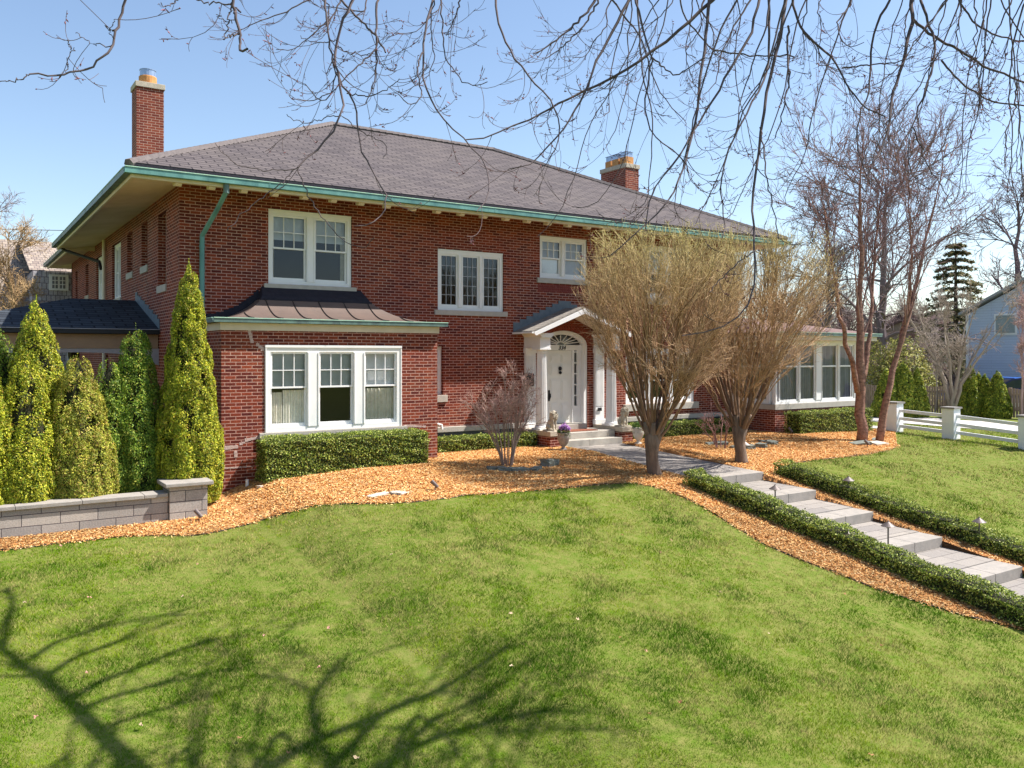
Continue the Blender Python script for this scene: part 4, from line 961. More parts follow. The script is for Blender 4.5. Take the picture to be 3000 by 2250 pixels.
def vase_tree(x, y, label, crx, ctop, offx, seed, trunk_h=.85, nt=9000, zmid=None):
    g = np.random.default_rng(seed); zb = float(terr(x, y))
    t = empty('vase_shaped_tree', (x, y, zb), label, 'tree')
    fork = np.array([x, y, zb+trunk_h])
    m = MB(); rs = [.19,.150,.132,.128,.15,.185,.15]; zs = [-.06,.08,.3,.5,.75,.95,1.12]
    m.tube([(x+.045*math.sin(z*4+seed), y, zb+z*trunk_h) for z in zs], rs, 14)
    for k in range(7): a_ = k*.9+seed; m.tube([(x+.05*math.cos(a_), y+.05*math.sin(a_), zb+trunk_h*.82), (x+.13*math.cos(a_), y+.13*math.sin(a_), zb+trunk_h*1.08), (x+.24*math.cos(a_), y+.24*math.sin(a_), zb+trunk_h*1.36)], [.09, .075, .045], 9)
    V = np.array(m.v); V += g.normal(0, .009, V.shape); m.v = [tuple(v) for v in V]
    m.build('trunk', mat('trunk_bark', (.25,.18,.135), (.10,.07,.055), 9, .95, .9, 30, stretch=(1,1,.25)), t, smooth=True)
    nl = 23; az = np.arange(nl)*2.39996+seed
    zt = zb+ctop; cx_, cy_ = x+offx*RT[0], y+offx*RT[1]; cz = zt-1.45
    def targets(az_, el, q):   # direction -> point on the crown outline
        rad = np.where(el < 0, 1+.38*el, np.cos(el)**.55)*crx
        return np.stack([cx_+np.cos(az_)*rad*q, cy_+np.sin(az_)*rad*q, cz+np.where(el < 0, np.sin(el)*2.3, np.sin(np.maximum(el, 0))**.8*1.45*q)], 1)
    el = np.linspace(-.8, 1.45, nl); g.shuffle(el)
    A = np.repeat(fork[None], nl, 0)+np.stack([np.cos(az)*.08, np.sin(az)*.08, g.uniform(-.16, .05, nl)], 1)
    E_ = A+(targets(az, el, np.full(nl, .85))-A)*g.uniform(.38, .55, (nl, 1))
    B_ = (A+E_)/2; B_[:, :2] += (E_-A)[:, :2]*.10; B_[:, 2] -= .03
    P1 = bez(A, B_, E_, 9)+g.normal(0, .018, (nl, 9, 3))*np.linspace(0, 1, 9)[None, :, None]; R1 = np.linspace(.040, .018, 9)[None]*g.uniform(.75, 1.15, (nl, 1))
    def strands(Pp, Rp, az0, el0, nch, f0, f1, rr, m_, s0, sa):
        n0 = len(Pp); idx = np.repeat(np.arange(n0), nch); n_ = len(idx); s = g.uniform(s0, 1, n_); k = Pp.shape[1]
        f_ = s*(k-1); i = np.minimum(f_.astype(int), k-2); w_ = (f_-i)[:, None]; A = Pp[idx, i]*(1-w_)+Pp[idx, i+1]*w_
        a2 = az0[idx]+g.normal(0, sa, n_); e2 = np.clip(el0[idx]+g.normal(0, sa*.8, n_), -.85, 1.5)
        D = targets(a2, e2, g.uniform(.9, 1.0, n_))-A; E2 = A+D*g.uniform(f0, f1, (n_, 1))
        Tg = Pp[idx, i+1]-Pp[idx, i]; Tg /= np.linalg.norm(Tg, axis=1, keepdims=True); L = np.linalg.norm(E2-A, axis=1)[:, None]
        B2 = A+(Tg*.6+D/np.linalg.norm(D, axis=1, keepdims=True)*.4)*L*.45; B2[:, 2] += .0
        Q = bez(A, B2, E2, m_)+g.normal(0, .020, (n_, m_, 3)); return Q, Rp[idx, i][:, None]*rr*np.linspace(1, .4, m_)[None], a2, e2
    P2, R2, a2, e2 = strands(P1, R1, az, el, 6, .40, .8, .6, 7, .45, .38)
    P3, R3, a3, e3 = strands(P2, R2, a2, e2, 7, .5, 1.0, .55, 6, .35, .30); R3 = np.maximum(R3, .0042)
    P4, R4, s4 = sub(P3, R3, 5, .44, .50, .15, 4, .7, .25, .45, .2, rgen=g); R4 = np.maximum(R4, .0029)
    P5, R5, s5 = sub(P4, R4, 2, .20, .75, .35, 3, .8, .3, .45, .15, rgen=g); R5 = np.maximum(R5, .0022)
    # clip to the sheared outline
    def inside(P):
        e = P[:, -1]; d = (((e[:, 0]-cx_)**2+(e[:, 1]-cy_)**2)/crx**2)**1.4+np.where(e[:, 2] > cz, (np.abs(e[:, 2]-cz)/1.47)**2.8, 0); return d < 1.05+g.normal(0, .05, len(P))
    k5 = inside(P5); P5, R5 = P5[k5], R5[k5]; k4 = inside(P4); P4, R4 = P4[k4], R4[k4]
    hcol = lambda P, c1, c2: (np.array(c1)[None]*(1-np.clip((P[:, -1, 2:3]-cz+.6)/1.8, 0, 1))+np.array(c2)[None]*np.clip((P[:, -1, 2:3]-cz+.6)/1.8, 0, 1))*g.uniform(.35, 1.35, (len(P), 1))
    c1 = bark(len(P1), (.19,.12,.08), .3); c2 = bark(len(P2), (.28,.17,.10), .4); c3 = hcol(P3, (.50,.32,.20), (.50,.37,.20)); c4 = hcol(P4, (.56,.37,.23), (.54,.44,.21)); c5 = hcol(P5, (.54,.36,.21), (.58,.52,.20))
    mk('limbs', [(P1, R1, c1), (P2, R2, c2)], t, ks=(8, 5)); mk('twigs', [(P3, R3, c3), (P4, R4, c4), (P5, R5, c5)], t, ks=(4, 3, 3))
    return t
vase_tree(8.72, -5.15, 'vase-shaped bare tree with golden twigs left of the front walk', 2.05, 5.6, .22, 21)
vase_tree(11.78, -4.9, 'vase-shaped bare tree with brown twigs right of the front walk', 2.45, 5.75, .25, 33)
# ---- multi-stem bare shrubs
def stem_shrub(x, y, h, spread, label, nst, seed, cols, seg=(5, 6, 5), tipr=.003):
    g = np.random.default_rng(seed); zb = float(terr(x, y)); t = empty('bare_shrub', (x, y, zb), label, 'shrub')
    a = g.uniform(0, 6.28, nst); A = np.stack([x+.10*np.cos(a), y+.10*np.sin(a), np.full(nst, zb-.03)], 1)
    o = spread*g.uniform(.15, 1, nst); E_ = np.stack([x+o*np.cos(a), y+o*np.sin(a), zb+h*g.uniform(.55, .85, nst)*(1-.25*(o/spread)**2)], 1)
    B_ = A*.5+E_*.5; B_[:, 2] += .12*h; B_[:, :2] -= (E_-A)[:, :2]*.15
    P1 = bez(A, B_, E_, 8)+g.normal(0, .014, (nst, 8, 3)); R1 = np.linspace(.014, .006, 8)[None]*g.uniform(.8, 1.2, (nst, 1))
    P2, R2, s = sub(P1, R1, seg[0], .24*h, .35, .35, 5, .7, .35, .5, .12, rgen=g)
    P3, R3, s = sub(P2, R2, seg[1], .14*h, .6, .15, 4, .7, .3, .5, .15, rgen=g); R3 = np.maximum(R3, tipr)
    P4, R4, s = sub(P3, R3, seg[2], .06*h, .8, .1, 3, .8, .3, .6, .15, rgen=g); R4 = np.maximum(R4, tipr*.8)
    mk('stems', [(P1, R1, bark(len(P1), cols[0])), (P2, R2, bark(len(P2), cols[0]))], t, ks=(6, 4))
    mk('twigs', [(P3, R3, bark(len(P3), cols[1], .3)), (P4, R4, bark(len(P4), cols[2], .3))], t, ks=(3, 3)); return t
q = ground(1487, 1366)
stem_shrub(q[0], q[1], 2.35, 1.0, 'bare reddish multi-stem shrub standing in front of the entrance', 20, 5, [(.26,.19,.16), (.36,.26,.22), (.40,.25,.22)])
q = ground(2130, 1322)
stem_shrub(q[0]+.1, q[1]+.3, 1.35, .8, 'small bare shrub behind the right vase-shaped tree', 9, 8, [(.22,.12,.11), (.30,.18,.17), (.34,.20,.20)], (4, 4, 2))

# ---- river birch
def birch():
    b = at(2545, 1292, 24.6); x, y = b[0], b[1]; zb = float(terr(x, y)); t = empty('river_birch', (x, y, zb), 'tall multi-trunk birch with peeling reddish bark by the sun room', 'tree')
    T0 = 24.6
    px = lambda pts: [at(a, c, T0+d) for a, c, d in pts]
    trunks = [([(2524,1298,0),(2524,1200,0),(2520,1100,.05),(2522,1000,0),(2516,900,.1),(2520,800,.1),(2525,700,.15),(2518,600,0),(2524,480,0),(2530,380,0)], .16, .022),
              ([(2575,1298,.1),(2590,1210,.05),(2610,1100,.1),(2640,1000,.2),(2668,900,.2),(2695,800,.4),(2710,700,.5),(2740,600,.6),(2760,500,.6),(2775,420,.6)], .115, .016),
              ([(2512,1150,-.1),(2500,1080,-.3),(2478,1000,-.5),(2462,930,-.7),(2450,850,-.8),(2440,780,-1.0),(2425,690,-1.2),(2412,600,-1.2),(2400,520,-1.2)], .085, .015),
              ([(2528,1120,.2),(2545,1000,.5),(2556,880,.9),(2560,780,1.1),(2565,700,1.2),(2580,600,1.2),(2590,500,1.2)], .08, .015),
              ([(2640,1000,.3),(2665,870,.1),(2672,760,.0),(2668,660,-.2),(2660,560,-.3),(2662,470,-.4)], .06, .012)]
    lv = []; vs = MB()
    for pts, r0, r1 in trunks:
        P = poly_path(px(pts), 22); R = r1*.4+(r0-r1*.4)*(1-np.linspace(0, 1, 22))**1.25; P[1:] += rng.normal(0, .018, (21, 3))
        vs.tube([tuple(p) for p in P], list(R), 12); lv.append((P[None], R[None]))
    m = mat('peeling_bark', (.42,.23,.17), (.12,.055,.045), 9, .9, 1.0, 22, stretch=(1,1,1.7))
    V = np.array(vs.v); V += rng.normal(0, .007, V.shape); vs.v = [tuple(v) for v in V]
    vs.build('trunk', m, t, smooth=True)
    L2 = [sub(P, R, 18, 3.1, .65, .28, 6, .38, .3, .22, .10) for P, R in lv]
    P2 = np.concatenate([a[0] for a in L2]); R2 = np.clip(np.concatenate([a[1] for a in L2]), .008, .05)
    P3, R3, s = sub(P2, R2, 7, 1.2, .50, .20, 5, .6, .3, .25, .14); R3 = np.maximum(R3, .0065)
    P4, R4, s = sub(P3, R3, 4, .62, .55, .12, 4, .7, .35, .3, .18, droop=.05); R4 = np.maximum(R4, .0044)
    P5, R5, s = sub(P4, R4, 1, .33, .6, .1, 3, .8, .4, .4, .15); R5 = np.maximum(R5, .0034)
    mk('limbs', [(P2, R2, bark(len(P2), (.27,.16,.14)))], t, ks=(5,)); mk('twigs', [(P3, R3, bark(len(P3), (.21,.135,.13), .35)), (P4, R4, bark(len(P4), (.21,.135,.14), .35)), (P5, R5, bark(len(P5), (.22,.14,.15), .35))], t, ks=(3, 3, 3))
birch()

def bare_tree(x, y, h, label, seed, col=(.12,.09,.09), r0=.3, first=.28, n1=16, n=(7, 6, 4), spread=.6, up=.3, lean=(0, 0), crown=.33, tip=.010, name='bare_tree', trunks=None):
    g = np.random.default_rng(seed); zb = float(terr(x, y)); t = empty(name, (x, y, zb), label, 'tree'); K = 14
    if trunks is None: trunks = [[(x, y, zb-.2), (x+g.normal(0,.1), y, zb+h*.3), (x+lean[0]*.5+g.normal(0,.2), y+lean[1]*.5, zb+h*.6), (x+lean[0], y+lean[1], zb+h*.95)]]
    P1 = np.stack([poly_path(q, K) for q in trunks]); P1[:, 1:] += g.normal(0, h*.006, (len(P1), K-1, 3)); R1 = np.repeat(np.linspace(r0, r0*.15, K)[None], len(P1), 0)
    P2, R2, s = sub(P1, R1, n1, h*crown, spread, up, 7, .5, .25, first, .15, rgen=g)
    P3, R3, s = sub(P2, R2, n[0], h*crown*.5, .5, up*.6, 5, .6, .3, .25, .18, rgen=g); R3 = np.maximum(R3, tip*1.3)
    P4, R4, s = sub(P3, R3, n[1], h*crown*.27, .6, up*.4, 4, .6, .3, .2, .2, rgen=g); R4 = np.maximum(R4, tip)
    lv = [(P3, R3, bark(len(P3), col, .2)), (P4, R4, bark(len(P4), col, .25))]
    if n[2]:
        P5, R5, s = sub(P4, R4, n[2], h*crown*.15, .7, .1, 3, .7, .4, .3, .2, rgen=g); R5 = np.maximum(R5, tip*.75); lv.append((P5, R5, bark(len(P5), tuple(q*1.25 for q in col), .3)))
    mk('trunk', [(P1, R1, bark(len(P1), tuple(q*1.1 for q in col), .1))], t, ks=(10,))
    mk('crown', [(P2, R2, bark(len(P2), col))]+lv, t, ks=(6, 4, 3, 3)); return t
def bt(px, t, topy, label, seed, **k):
    p = at(px, 1100, t); h = CAM[2]+(HY-topy)*t/FPX-float(terr(p[0], p[1])); return bare_tree(p[0], p[1], h, label, seed, **k)
bt(2590, 44, 500, 'large spreading bare oak behind the birch and sun room', 41, col=(.16,.125,.125), r0=.30, n1=22, n=(7, 5, 2), spread=.85, up=.10, crown=.46, tip=.016)
bt(2985, 47, 560, 'twisting dark bare tree rising above the pale blue house', 42, col=(.15,.11,.115), r0=.30, n1=14, n=(7, 5, 3), spread=.8, up=.1, crown=.36, tip=.013, first=.4)
bt(2250, 62, 760, 'distant bare tree just past the right end of the roof', 48, col=(.14,.11,.11), r0=.3, n1=16, n=(7, 5, 3), tip=.016)
bt(2420, 58, 640, 'distant bare tree seen left of the birch trunks', 49, col=(.14,.11,.11), r0=.3, n1=16, n=(7, 6, 3), tip=.015)
p = at(2790, 1180, 34); 
tr = []
for k in range(9):
    a = k*.7; s_ = .45+.5*((k*37) % 10)/10; tr.append([(p[0], p[1], float(terr(p[0], p[1]))-.1), (p[0]+.25*math.cos(a), p[1]+.25*math.sin(a), 1.1), (p[0]+s_*1.3*math.cos(a), p[1]+s_*1.3*math.sin(a), 2.6), (p[0]+s_*2.6*math.cos(a), p[1]+s_*2.6*math.sin(a), 4.2)])
bare_tree(p[0], p[1], 4.6, 'spreading multi-stem bare tree beyond the middle white fence post', 43, col=(.28,.23,.19), r0=.07, n1=6, n=(5, 4, 3), spread=.35, up=.25, crown=.3, tip=.006, trunks=tr, name='multi_stem_tree')
bt(2740, 36, 960, 'slender young tree with pale trunk before the brown picket fence', 44, col=(.34,.28,.26), r0=.04, n1=12, n=(4, 3, 0), spread=.35, up=.5, crown=.2, tip=.006, name='young_tree')
bt(2996, 33, 880, 'slender young tree with pink buds at the right picture edge', 45, col=(.42,.28,.26), r0=.045, n1=22, n=(6, 5, 2), spread=.3, up=.55, crown=.24, tip=.005, name='young_tree', first=.2)
bt(20, 30, 720, 'tan twiggy bare tree in front of the shingled house', 46, col=(.38,.26,.14), r0=.14, n1=20, n=(8, 6, 3), spread=.6, up=.25, crown=.34, tip=.007, first=.12)
bt(-60, 48, 600, 'thin grey bare tree at the left picture edge', 47, col=(.20,.16,.17), r0=.2, n1=14, n=(7, 5, 3), tip=.010)

# ---- far wood along the horizon
def wood():
    parts = []; n = 110
    for i in range(n):
        px = rng.uniform(2230, 3050) if i < 84 else rng.uniform(-120, 260); t = rng.uniform(62, 100); p = at(px, 1060, t); h = rng.uniform(3.5, 6.8)
        A = np.array([[p[0], p[1], -.3]]); E_ = A+np.array([[rng.normal(0,.4), 0, h]]); P = bez(A, (A+E_)/2, E_, 6); R = np.linspace(.13, .03, 6)[None]
        P2, R2, s = sub(P, R, 26, h*.42, .5, .3, 4, .6, .4, .1); P3, R3, s = sub(P2, R2, 9, h*.20, .7, .1, 3, .8, .4, .2); R3 = np.maximum(R3, .016)
        c = (.17,.12,.11) if i % 3 else (.22,.14,.13)
        for (a, b, k) in ((P, R, 4), (P2, np.maximum(R2, .02), 3), (P3, R3, 3)): parts.append(paths(a, b, k, bark(len(a), c, .3)))
    tag(link('bare_woodland', npmesh('bare_woodland', *merge(parts)), BARK), kind='stuff', label='brown leafless woodland along the horizon', cat='woodland')
wood()

# ---- spruce
def spruce(px, t, topy, rad, label, seed):
    g = np.random.default_rng(seed); p = at(px, 1100, t); x, y = p[0], p[1]; zb = float(terr(x, y)); H = CAM[2]+(HY-topy)*t/FPX-zb
    o = empty('spruce', (x, y, zb), label, 'conifer'); m = MB(); m.tube([(x,y,zb-.2),(x,y,zb+H*.5),(x,y,zb+H)], [.22,.14,.02], 8); m.build('trunk', mat('spruce_bark', (.15,.10,.08)), o)
    P = []; nr = []
    for k in range(19):
        hz = .12+.86*k/19; R = rad*(1-hz)**.75+.15
        nb = 13
        for j in range(nb):
            a = g.uniform(0, 6.28); n = 34; s = g.random(n)**.7; r = R*s*g.uniform(.75, 1.1); w_ = .28*R*(1-s*.6)
            off = g.normal(0, 1, n)*w_*.35
            P.append(np.stack([x+r*math.cos(a)-off*math.sin(a), y+r*math.sin(a)+off*math.cos(a), zb+H*hz+.10*R*np.sin(s*3)-.16*R*s+g.normal(0, .045, n)], 1)); nr.append(np.tile([0, 0, 1.], (n, 1)))
    P = np.concatenate(P); nr = np.concatenate(nr); col = pal(len(P), [(.16,.16,.07),(.28,.23,.12),(.09,.10,.05)], [.4,.35,.25], .25)
    link('foliage', npmesh('foliage', *leaves(P, nr, .34, col, .5, .35)), LEAF, o)
spruce(2800, 52, 690, 3.3, 'tall layered spruce rising behind the birch on the right', 3)

# ---- small background conifers and hedge by the picket fence
def bconifer(px, t, topy, rad, label, seed, n=7000):
    p = at(px, 1180, t); conifer(p[0], p[1], float(terr(p[0], p[1])), CAM[2]+(HY-topy)*t/FPX, rad, label, n, seed=seed, pw=.8, leaf=.10, pal_=([(.20,.28,.03),(.42,.42,.05),(.08,.12,.02)], [.4,.35,.25]))
bconifer(2843, 34.5, 1068, .62, 'tallest small arborvitae in front of the blue house', 11)
bconifer(2868, 35.5, 1088, .50, 'small arborvitae squeezed second from left before the blue house', 14)
bconifer(2886, 34.3, 1096, .52, 'shortest small arborvitae in front of the blue car', 12)
bconifer(2921, 33.8, 1086, .62, 'rightmost small arborvitae in front of the blue house', 13)
for k, (px_, ty, r_, lab) in enumerate([(2600,1075,.7,'dark arborvitae directly right of the birch trunks'), (2645,1055,.8,'broad dark arborvitae between birch and picket fence'), (2688,1078,.5,'yellow-tipped arborvitae where the picket fence begins')]):
    bconifer(px_, 34, ty, r_, lab, 20+k, 9000)

# ================================================================== FENCES
wf = empty('white_rail_fence', (21.8, -2.7, -.15), 'white three-rail fence with square capped posts on the right lawn', 'fence')
WP = [(21.8, -2.62), (21.8, -4.5), (21.8, -6.75), (21.8, -9.0)]
m_ = mat('fence_white', (.80,.80,.82), (.74,.74,.77), 4, .5)
for (x, y) in WP:
    z = float(terr(x, y)); m = MB(); m.box(x-.19, x+.19, y-.19, y+.19, z-.2, z+.93); p = m.build('post', m_, wf, bevel=.006)
    m = MB(); m.box(x-.23, x+.23, y-.23, y+.23, z+.932, z+.985); m.build('post_cap', mat('slate_cap', (.25,.23,.22)), p)
for (a, b) in zip(WP[:-1], WP[1:]):
    za, zb_ = float(terr(*a)), float(terr(*b))
    for h in (.20, .45, .70):
        m = MB(); m.add([(a[0]-.03,a[1]-.19,za+h-.05),(a[0]+.03,a[1]-.19,za+h-.05),(a[0]+.03,a[1]-.19,za+h+.05),(a[0]-.03,a[1]-.19,za+h+.05),
                         (b[0]-.03,b[1]+.19,zb_+h-.05),(b[0]+.03,b[1]+.19,zb_+h-.05),(b[0]+.03,b[1]+.19,zb_+h+.05),(b[0]-.03,b[1]+.19,zb_+h+.05)],
                        [(0,1,2,3),(7,6,5,4),(0,4,5,1),(1,5,6,2),(2,6,7,3),(3,7,4,0)]); m.build('rail', m_, wf)
pf = empty('picket_fence', (31, -4, -.1), 'weathered brown picket fence along the far side of the driveway', 'fence')
PW = mat('weathered_picket', (.36,.27,.21), (.24,.17,.14), 6, .9, .3, 30, stretch=(1,1,.2))
m = MB(); yy = -9.0
while yy < 9:
    z = float(terr(31, yy)); m.box(30.99, 31.01, yy, yy+.085, z+.04, z+1.18+.02*math.sin(yy*9)); yy += .115
m.build('pickets', PW, pf)
for h in (.3, .9):
    m = MB(); m.box(31.012, 31.06, -9, 9, -.1+h, -.02+h); m.build('rail', PW, pf)
for k in range(8):
    m = MB(); y_ = -9+2.4*k; m.box(31.062, 31.16, y_, y_+.1, -.4, 1.1); m.build('post', PW, pf)

# ================================================================== NEIGHBOURS
SIDE_B = brickmat('blue_clapboard', (.50,.56,.68), (.47,.53,.65), (.26,.30,.40), bw=9, rh=.14, ms=.008, rough=.7, bump=.5, dirt=.1, big=(.92,.94,.97), smooth=.6)
nb = empty('blue_house', (42, 1, -.1), 'pale blue clapboard house beyond the driveway at far right', 'house')
m = MB(); g_ = [(5.8,-.4),(-3.8,-.4),(-3.8,4.6),(1.0,7.0),(5.8,4.6)]
m.prism(g_, 42, 52, lambda p, h: (h, p[0], p[1])); m.build('wall', SIDE_B, nb)
m = MB()
for (a, b) in (((6.1,4.55),(1.0,7.12)), ((-4.1,4.55),(1.0,7.12))):
    m.prism([a, b, (b[0], b[1]+.14), (a[0], a[1]+.14)], 41.7, 52.3, lambda p, h: (h, p[0], p[1]))
m.build('roof', mat('grey_shingle', (.36,.36,.38), (.28,.28,.30), 3, .95, .3), nb)
p = onX(2920, 925, 42); q = onX(2975, 975, 42)
for (ya, za, yb, zb_) in ((p[1], p[2], q[1], q[2]), (1.2, 1.9, .2, .6)):
    m = MB(); m.box(41.93, 41.995, min(ya, yb)-.1, max(ya, yb)+.1, min(za, zb_)-.1, max(za, zb_)+.1); wn = m.build('window', WHITE, nb)
    m = MB(); m.box(41.9, 41.929, min(ya, yb), max(ya, yb), min(za, zb_), max(za, zb_)); m.build('pane', mat('reflecting_pane', (.30,.36,.38), (.16,.22,.22), 2, .15, spec=.6), wn)
m = MB(); m.box(41.94, 41.99, -.6, .3, -.2, 1.9); m.build('door', mat('brown_door', (.16,.10,.09)), nb)
m = MB(); m.box(41.95, 41.985, 5.68, 5.82, -.3, 4.6); m.build('corner_board', WHITE, nb)
def small_house(px, t, topy, w_, eav, label, wallm, roofm, name='gabled_house', rot=0):
    c = at(px, 1040, t); o = empty(name, (c[0], c[1], 0), label, 'house', rz=math.atan2(RT[1], RT[0])+rot)
    zt = CAM[2]+(HY-topy)*t/FPX; m = MB()
    m.prism([(-w_,-.5),(w_,-.5),(w_,eav),(0,zt-.15),(-w_,eav)], 0, 8, lambda p, h: (p[0], h, p[1])); link('wall', m.mesh('wall'), wallm, o, world=False)
    m = MB()
    for sg in (-1, 1): m.prism([(0,zt-.12),(0,zt+.06),(sg*(w_+.4),eav-.1),(sg*(w_+.4),eav-.28)], -.35, 8.3, lambda p, h: (p[0], h, p[1]))
    link('roof', m.mesh('roof'), roofm, o, world=False)
    m = MB(); m.box(-.5, .5, -.06, -.003, eav-1.0, eav+.3); wn = link('window', m.mesh('window'), WHITE, o, world=False)
    m = MB(); m.box(-.4, .4, -.09, -.061, eav-.9, eav+.2); link('pane', m.mesh('pane'), mat('far_pane', (.12,.14,.16), rough=.2), wn, world=False)
WS = mat('white_siding', (.62,.62,.66), (.54,.54,.58), 2, .8); BS = mat('brown_roofing', (.16,.10,.09), (.11,.07,.06), 4, .95, .3)
small_house(2738, 58, 1003, 1.6, 1.7, 'small white gabled house seen between birch and blue house', WS, BS)
small_house(2805, 70, 915, 2.4, 3.8, 'taller white gabled house partly hidden by the spruce', WS, BS, rot=.2)
small_house(2660, 66, 930, 5.0, 3.0, 'wide brown-roofed house behind the birch', mat('tan_siding', (.34,.28,.22)), BS, rot=-.5)
small_house(2330, 64, 945, 4.6, 3.0, 'brown-roofed house just above the sun room roof', mat('brick_far', (.24,.12,.10)), BS, rot=.6)

# shingled neighbour on the left
sh = empty('shingled_house', (-8, 26, -.5), 'grey wood-shingled house with steep roof behind the carport', 'house')
def L3(px, py, y): return onY(px, py, y)
Yn = 20.0
pa, pb = L3(-400, 880, Yn), L3(60, 704, Yn+4.5); xr = L3(240, 715, Yn+4.5)[0]
x_l, x_r = pa[0], onY(300, 900, Yn)[0]
ze, zr = onY(60, 960, Yn)[2], pb[2]
m = MB(); m.add([(x_l,Yn,ze),(x_r,Yn,ze),(x_r,Yn+4.5,zr),(x_l,Yn+4.5,zr),(x_r,Yn+9,ze),(x_l,Yn+9,ze)],[(0,1,2,3),(3,2,4,5)]); m.build('roof', SHAKE_R, sh)
m = MB(); m.prism([(Yn+.3,-.8),(Yn+8.7,-.8),(Yn+8.7,ze-.05),(Yn+4.5,zr-.2),(Yn+.3,ze-.05)], x_l+.3, x_r-.3, lambda p, h: (h, p[0], p[1])); m.build('wall', SHAKE, sh)
dx0, dx1 = onY(95, 800, Yn-.3)[0], onY(330, 800, Yn-.3)[0]; zd = onY(95, 792, Yn-.3)[2]
m = MB(); m.box(dx0, dx1, Yn-.3, Yn+3.4, 0, zd); m.build('dormer', SHAKE, sh)
m = MB(); m.add([(dx0-.1,Yn-.31,zd+.02),(dx1,Yn-.31,zd+.02),(dx1,Yn+4.4,zr-.05),(dx0-.2,Yn+4.4,zr-.05)],[(0,1,2,3)]); m.build('dormer_roof', SHAKE_R, sh)
a, b = onY(150, 810, Yn-.32), onY(194, 846, Yn-.32); m = MB(); m.box(a[0]-.08, b[0]+.08, Yn-.38, Yn-.302, b[2]-.08, a[2]+.08); wn = m.build('window', WHITE, sh)
for k in range(2):
    m = MB(); wx = (b[0]-a[0])/2; m.box(a[0]+k*wx+.03, a[0]+(k+1)*wx-.04, Yn-.395, Yn-.381, b[2], a[2]); pn = m.build('pane', mat('old_pane', (.20,.20,.22), rough=.2), wn)
    m = MB(); m.box(a[0]+(k+.5)*wx-.02, a[0]+(k+.5)*wx+.01, Yn-.41, Yn-.396, b[2], a[2])
    for j in (1, 2): zz = b[2]+(a[2]-b[2])*j/3; m.box(a[0]+k*wx+.03, a[0]+(k+1)*wx-.04, Yn-.409, Yn-.397, zz-.015, zz+.015)
    m.build('muntin', WHITE, wn)
a, b = onY(196, 1022, Yn-.32), onY(256, 1065, Yn-.32); m = MB(); m.box(a[0], b[0], Yn-.36, Yn-.302, b[2], a[2]); wn = m.build('window', WHITE, sh); m = MB(); m.box(a[0]+.2, b[0]-.2, Yn-.38, Yn-.361, b[2]+.1, a[2]-.25); m.build('pane', DARKRM, wn)
m = MB(); a, b = at(-20, 671, 42), at(330, 674, 60); m.tube([tuple(a), tuple((a+b)/2-np.array([0,0,.05])), tuple(b)], .018, 4); tag(m.build('power_cable', DARK), 'thin dark overhead cable crossing the sky left of the roof', 'cable')

# ---- blue cars behind the fence
def car(px, t, label, colr, L=4.4, rz=0):
    c = at(px, 1120, t); z = float(terr(c[0], c[1])); o = empty('parked_car', (c[0], c[1], z), label, 'car', 'cars parked beyond the picket fence', rz=rz)
    cp = mat('car_paint', colr, tuple(q*.9 for q in colr), 3, .25, spec=.6); f_ = lambda p, h: (p[0], h, p[1])
    lk = lambda nm, m, mt, par, **k: link(nm, m.mesh(nm), mt, par, world=False)
    m = MB(); body = [(-2.2,.35),(2.15,.35),(2.2,.62),(2.05,.82),(1.1,.95),(-1.9,.98),(-2.2,.85)]; m.prism(body, -.88, .88, f_); b = lk('body', m, cp, o)
    m = MB(); m.prism([(-1.95,.981),(1.05,.951),(.35,1.42),(-.2,1.50),(-1.2,1.48),(-1.6,1.35)], -.74, .74, f_); cb = lk('cabin', m, cp, o)
    for sg in (-1, 1):
        m = MB(); m.prism([(-1.65,1.02),(.85,1.0),(.28,1.36),(-.2,1.42),(-1.15,1.40),(-1.5,1.30)], sg*.745-.006, sg*.745+.006, f_); lk('side_window', m, mat('car_glass', (.03,.05,.08), rough=.1, spec=.7), cb)
        for wx in (-1.35, 1.35):
            m = MB(); m.tube([(wx,sg*.72,.33),(wx,sg*.90,.33)], .33, 16); wh = lk('wheel', m, DARK, o); m = MB(); m.tube([(wx,sg*.901,.33),(wx,sg*.915,.33)], .19, 12); lk('rim', m, STEEL, wh)
        m = MB(); m.box(-2.215,-2.15, sg*.6-.16, sg*.6+.16,.66,.82); lk('tail_light', m, mat('red_lens', (.45,.01,.01), rough=.2), b)
        m = MB(); m.box(2.12,2.2, sg*.6-.16, sg*.6+.16,.60,.74); lk('headlight', m, STEEL, b)
    m = MB(); m.prism([(-1.98,1.0),(-1.93,1.0),(-1.60,1.34),(-1.64,1.34)], -.66, .66, f_); lk('rear_window', m, mat('car_glass', (.03,.05,.08), rough=.1, spec=.7), cb)
car(2900, 40, 'bright blue car behind the small arborvitaes', (.015,.10,.42), rz=math.radians(100))
car(2992, 39, 'dark navy car with red tail lights at the right edge', (.012,.025,.14), rz=math.radians(112))

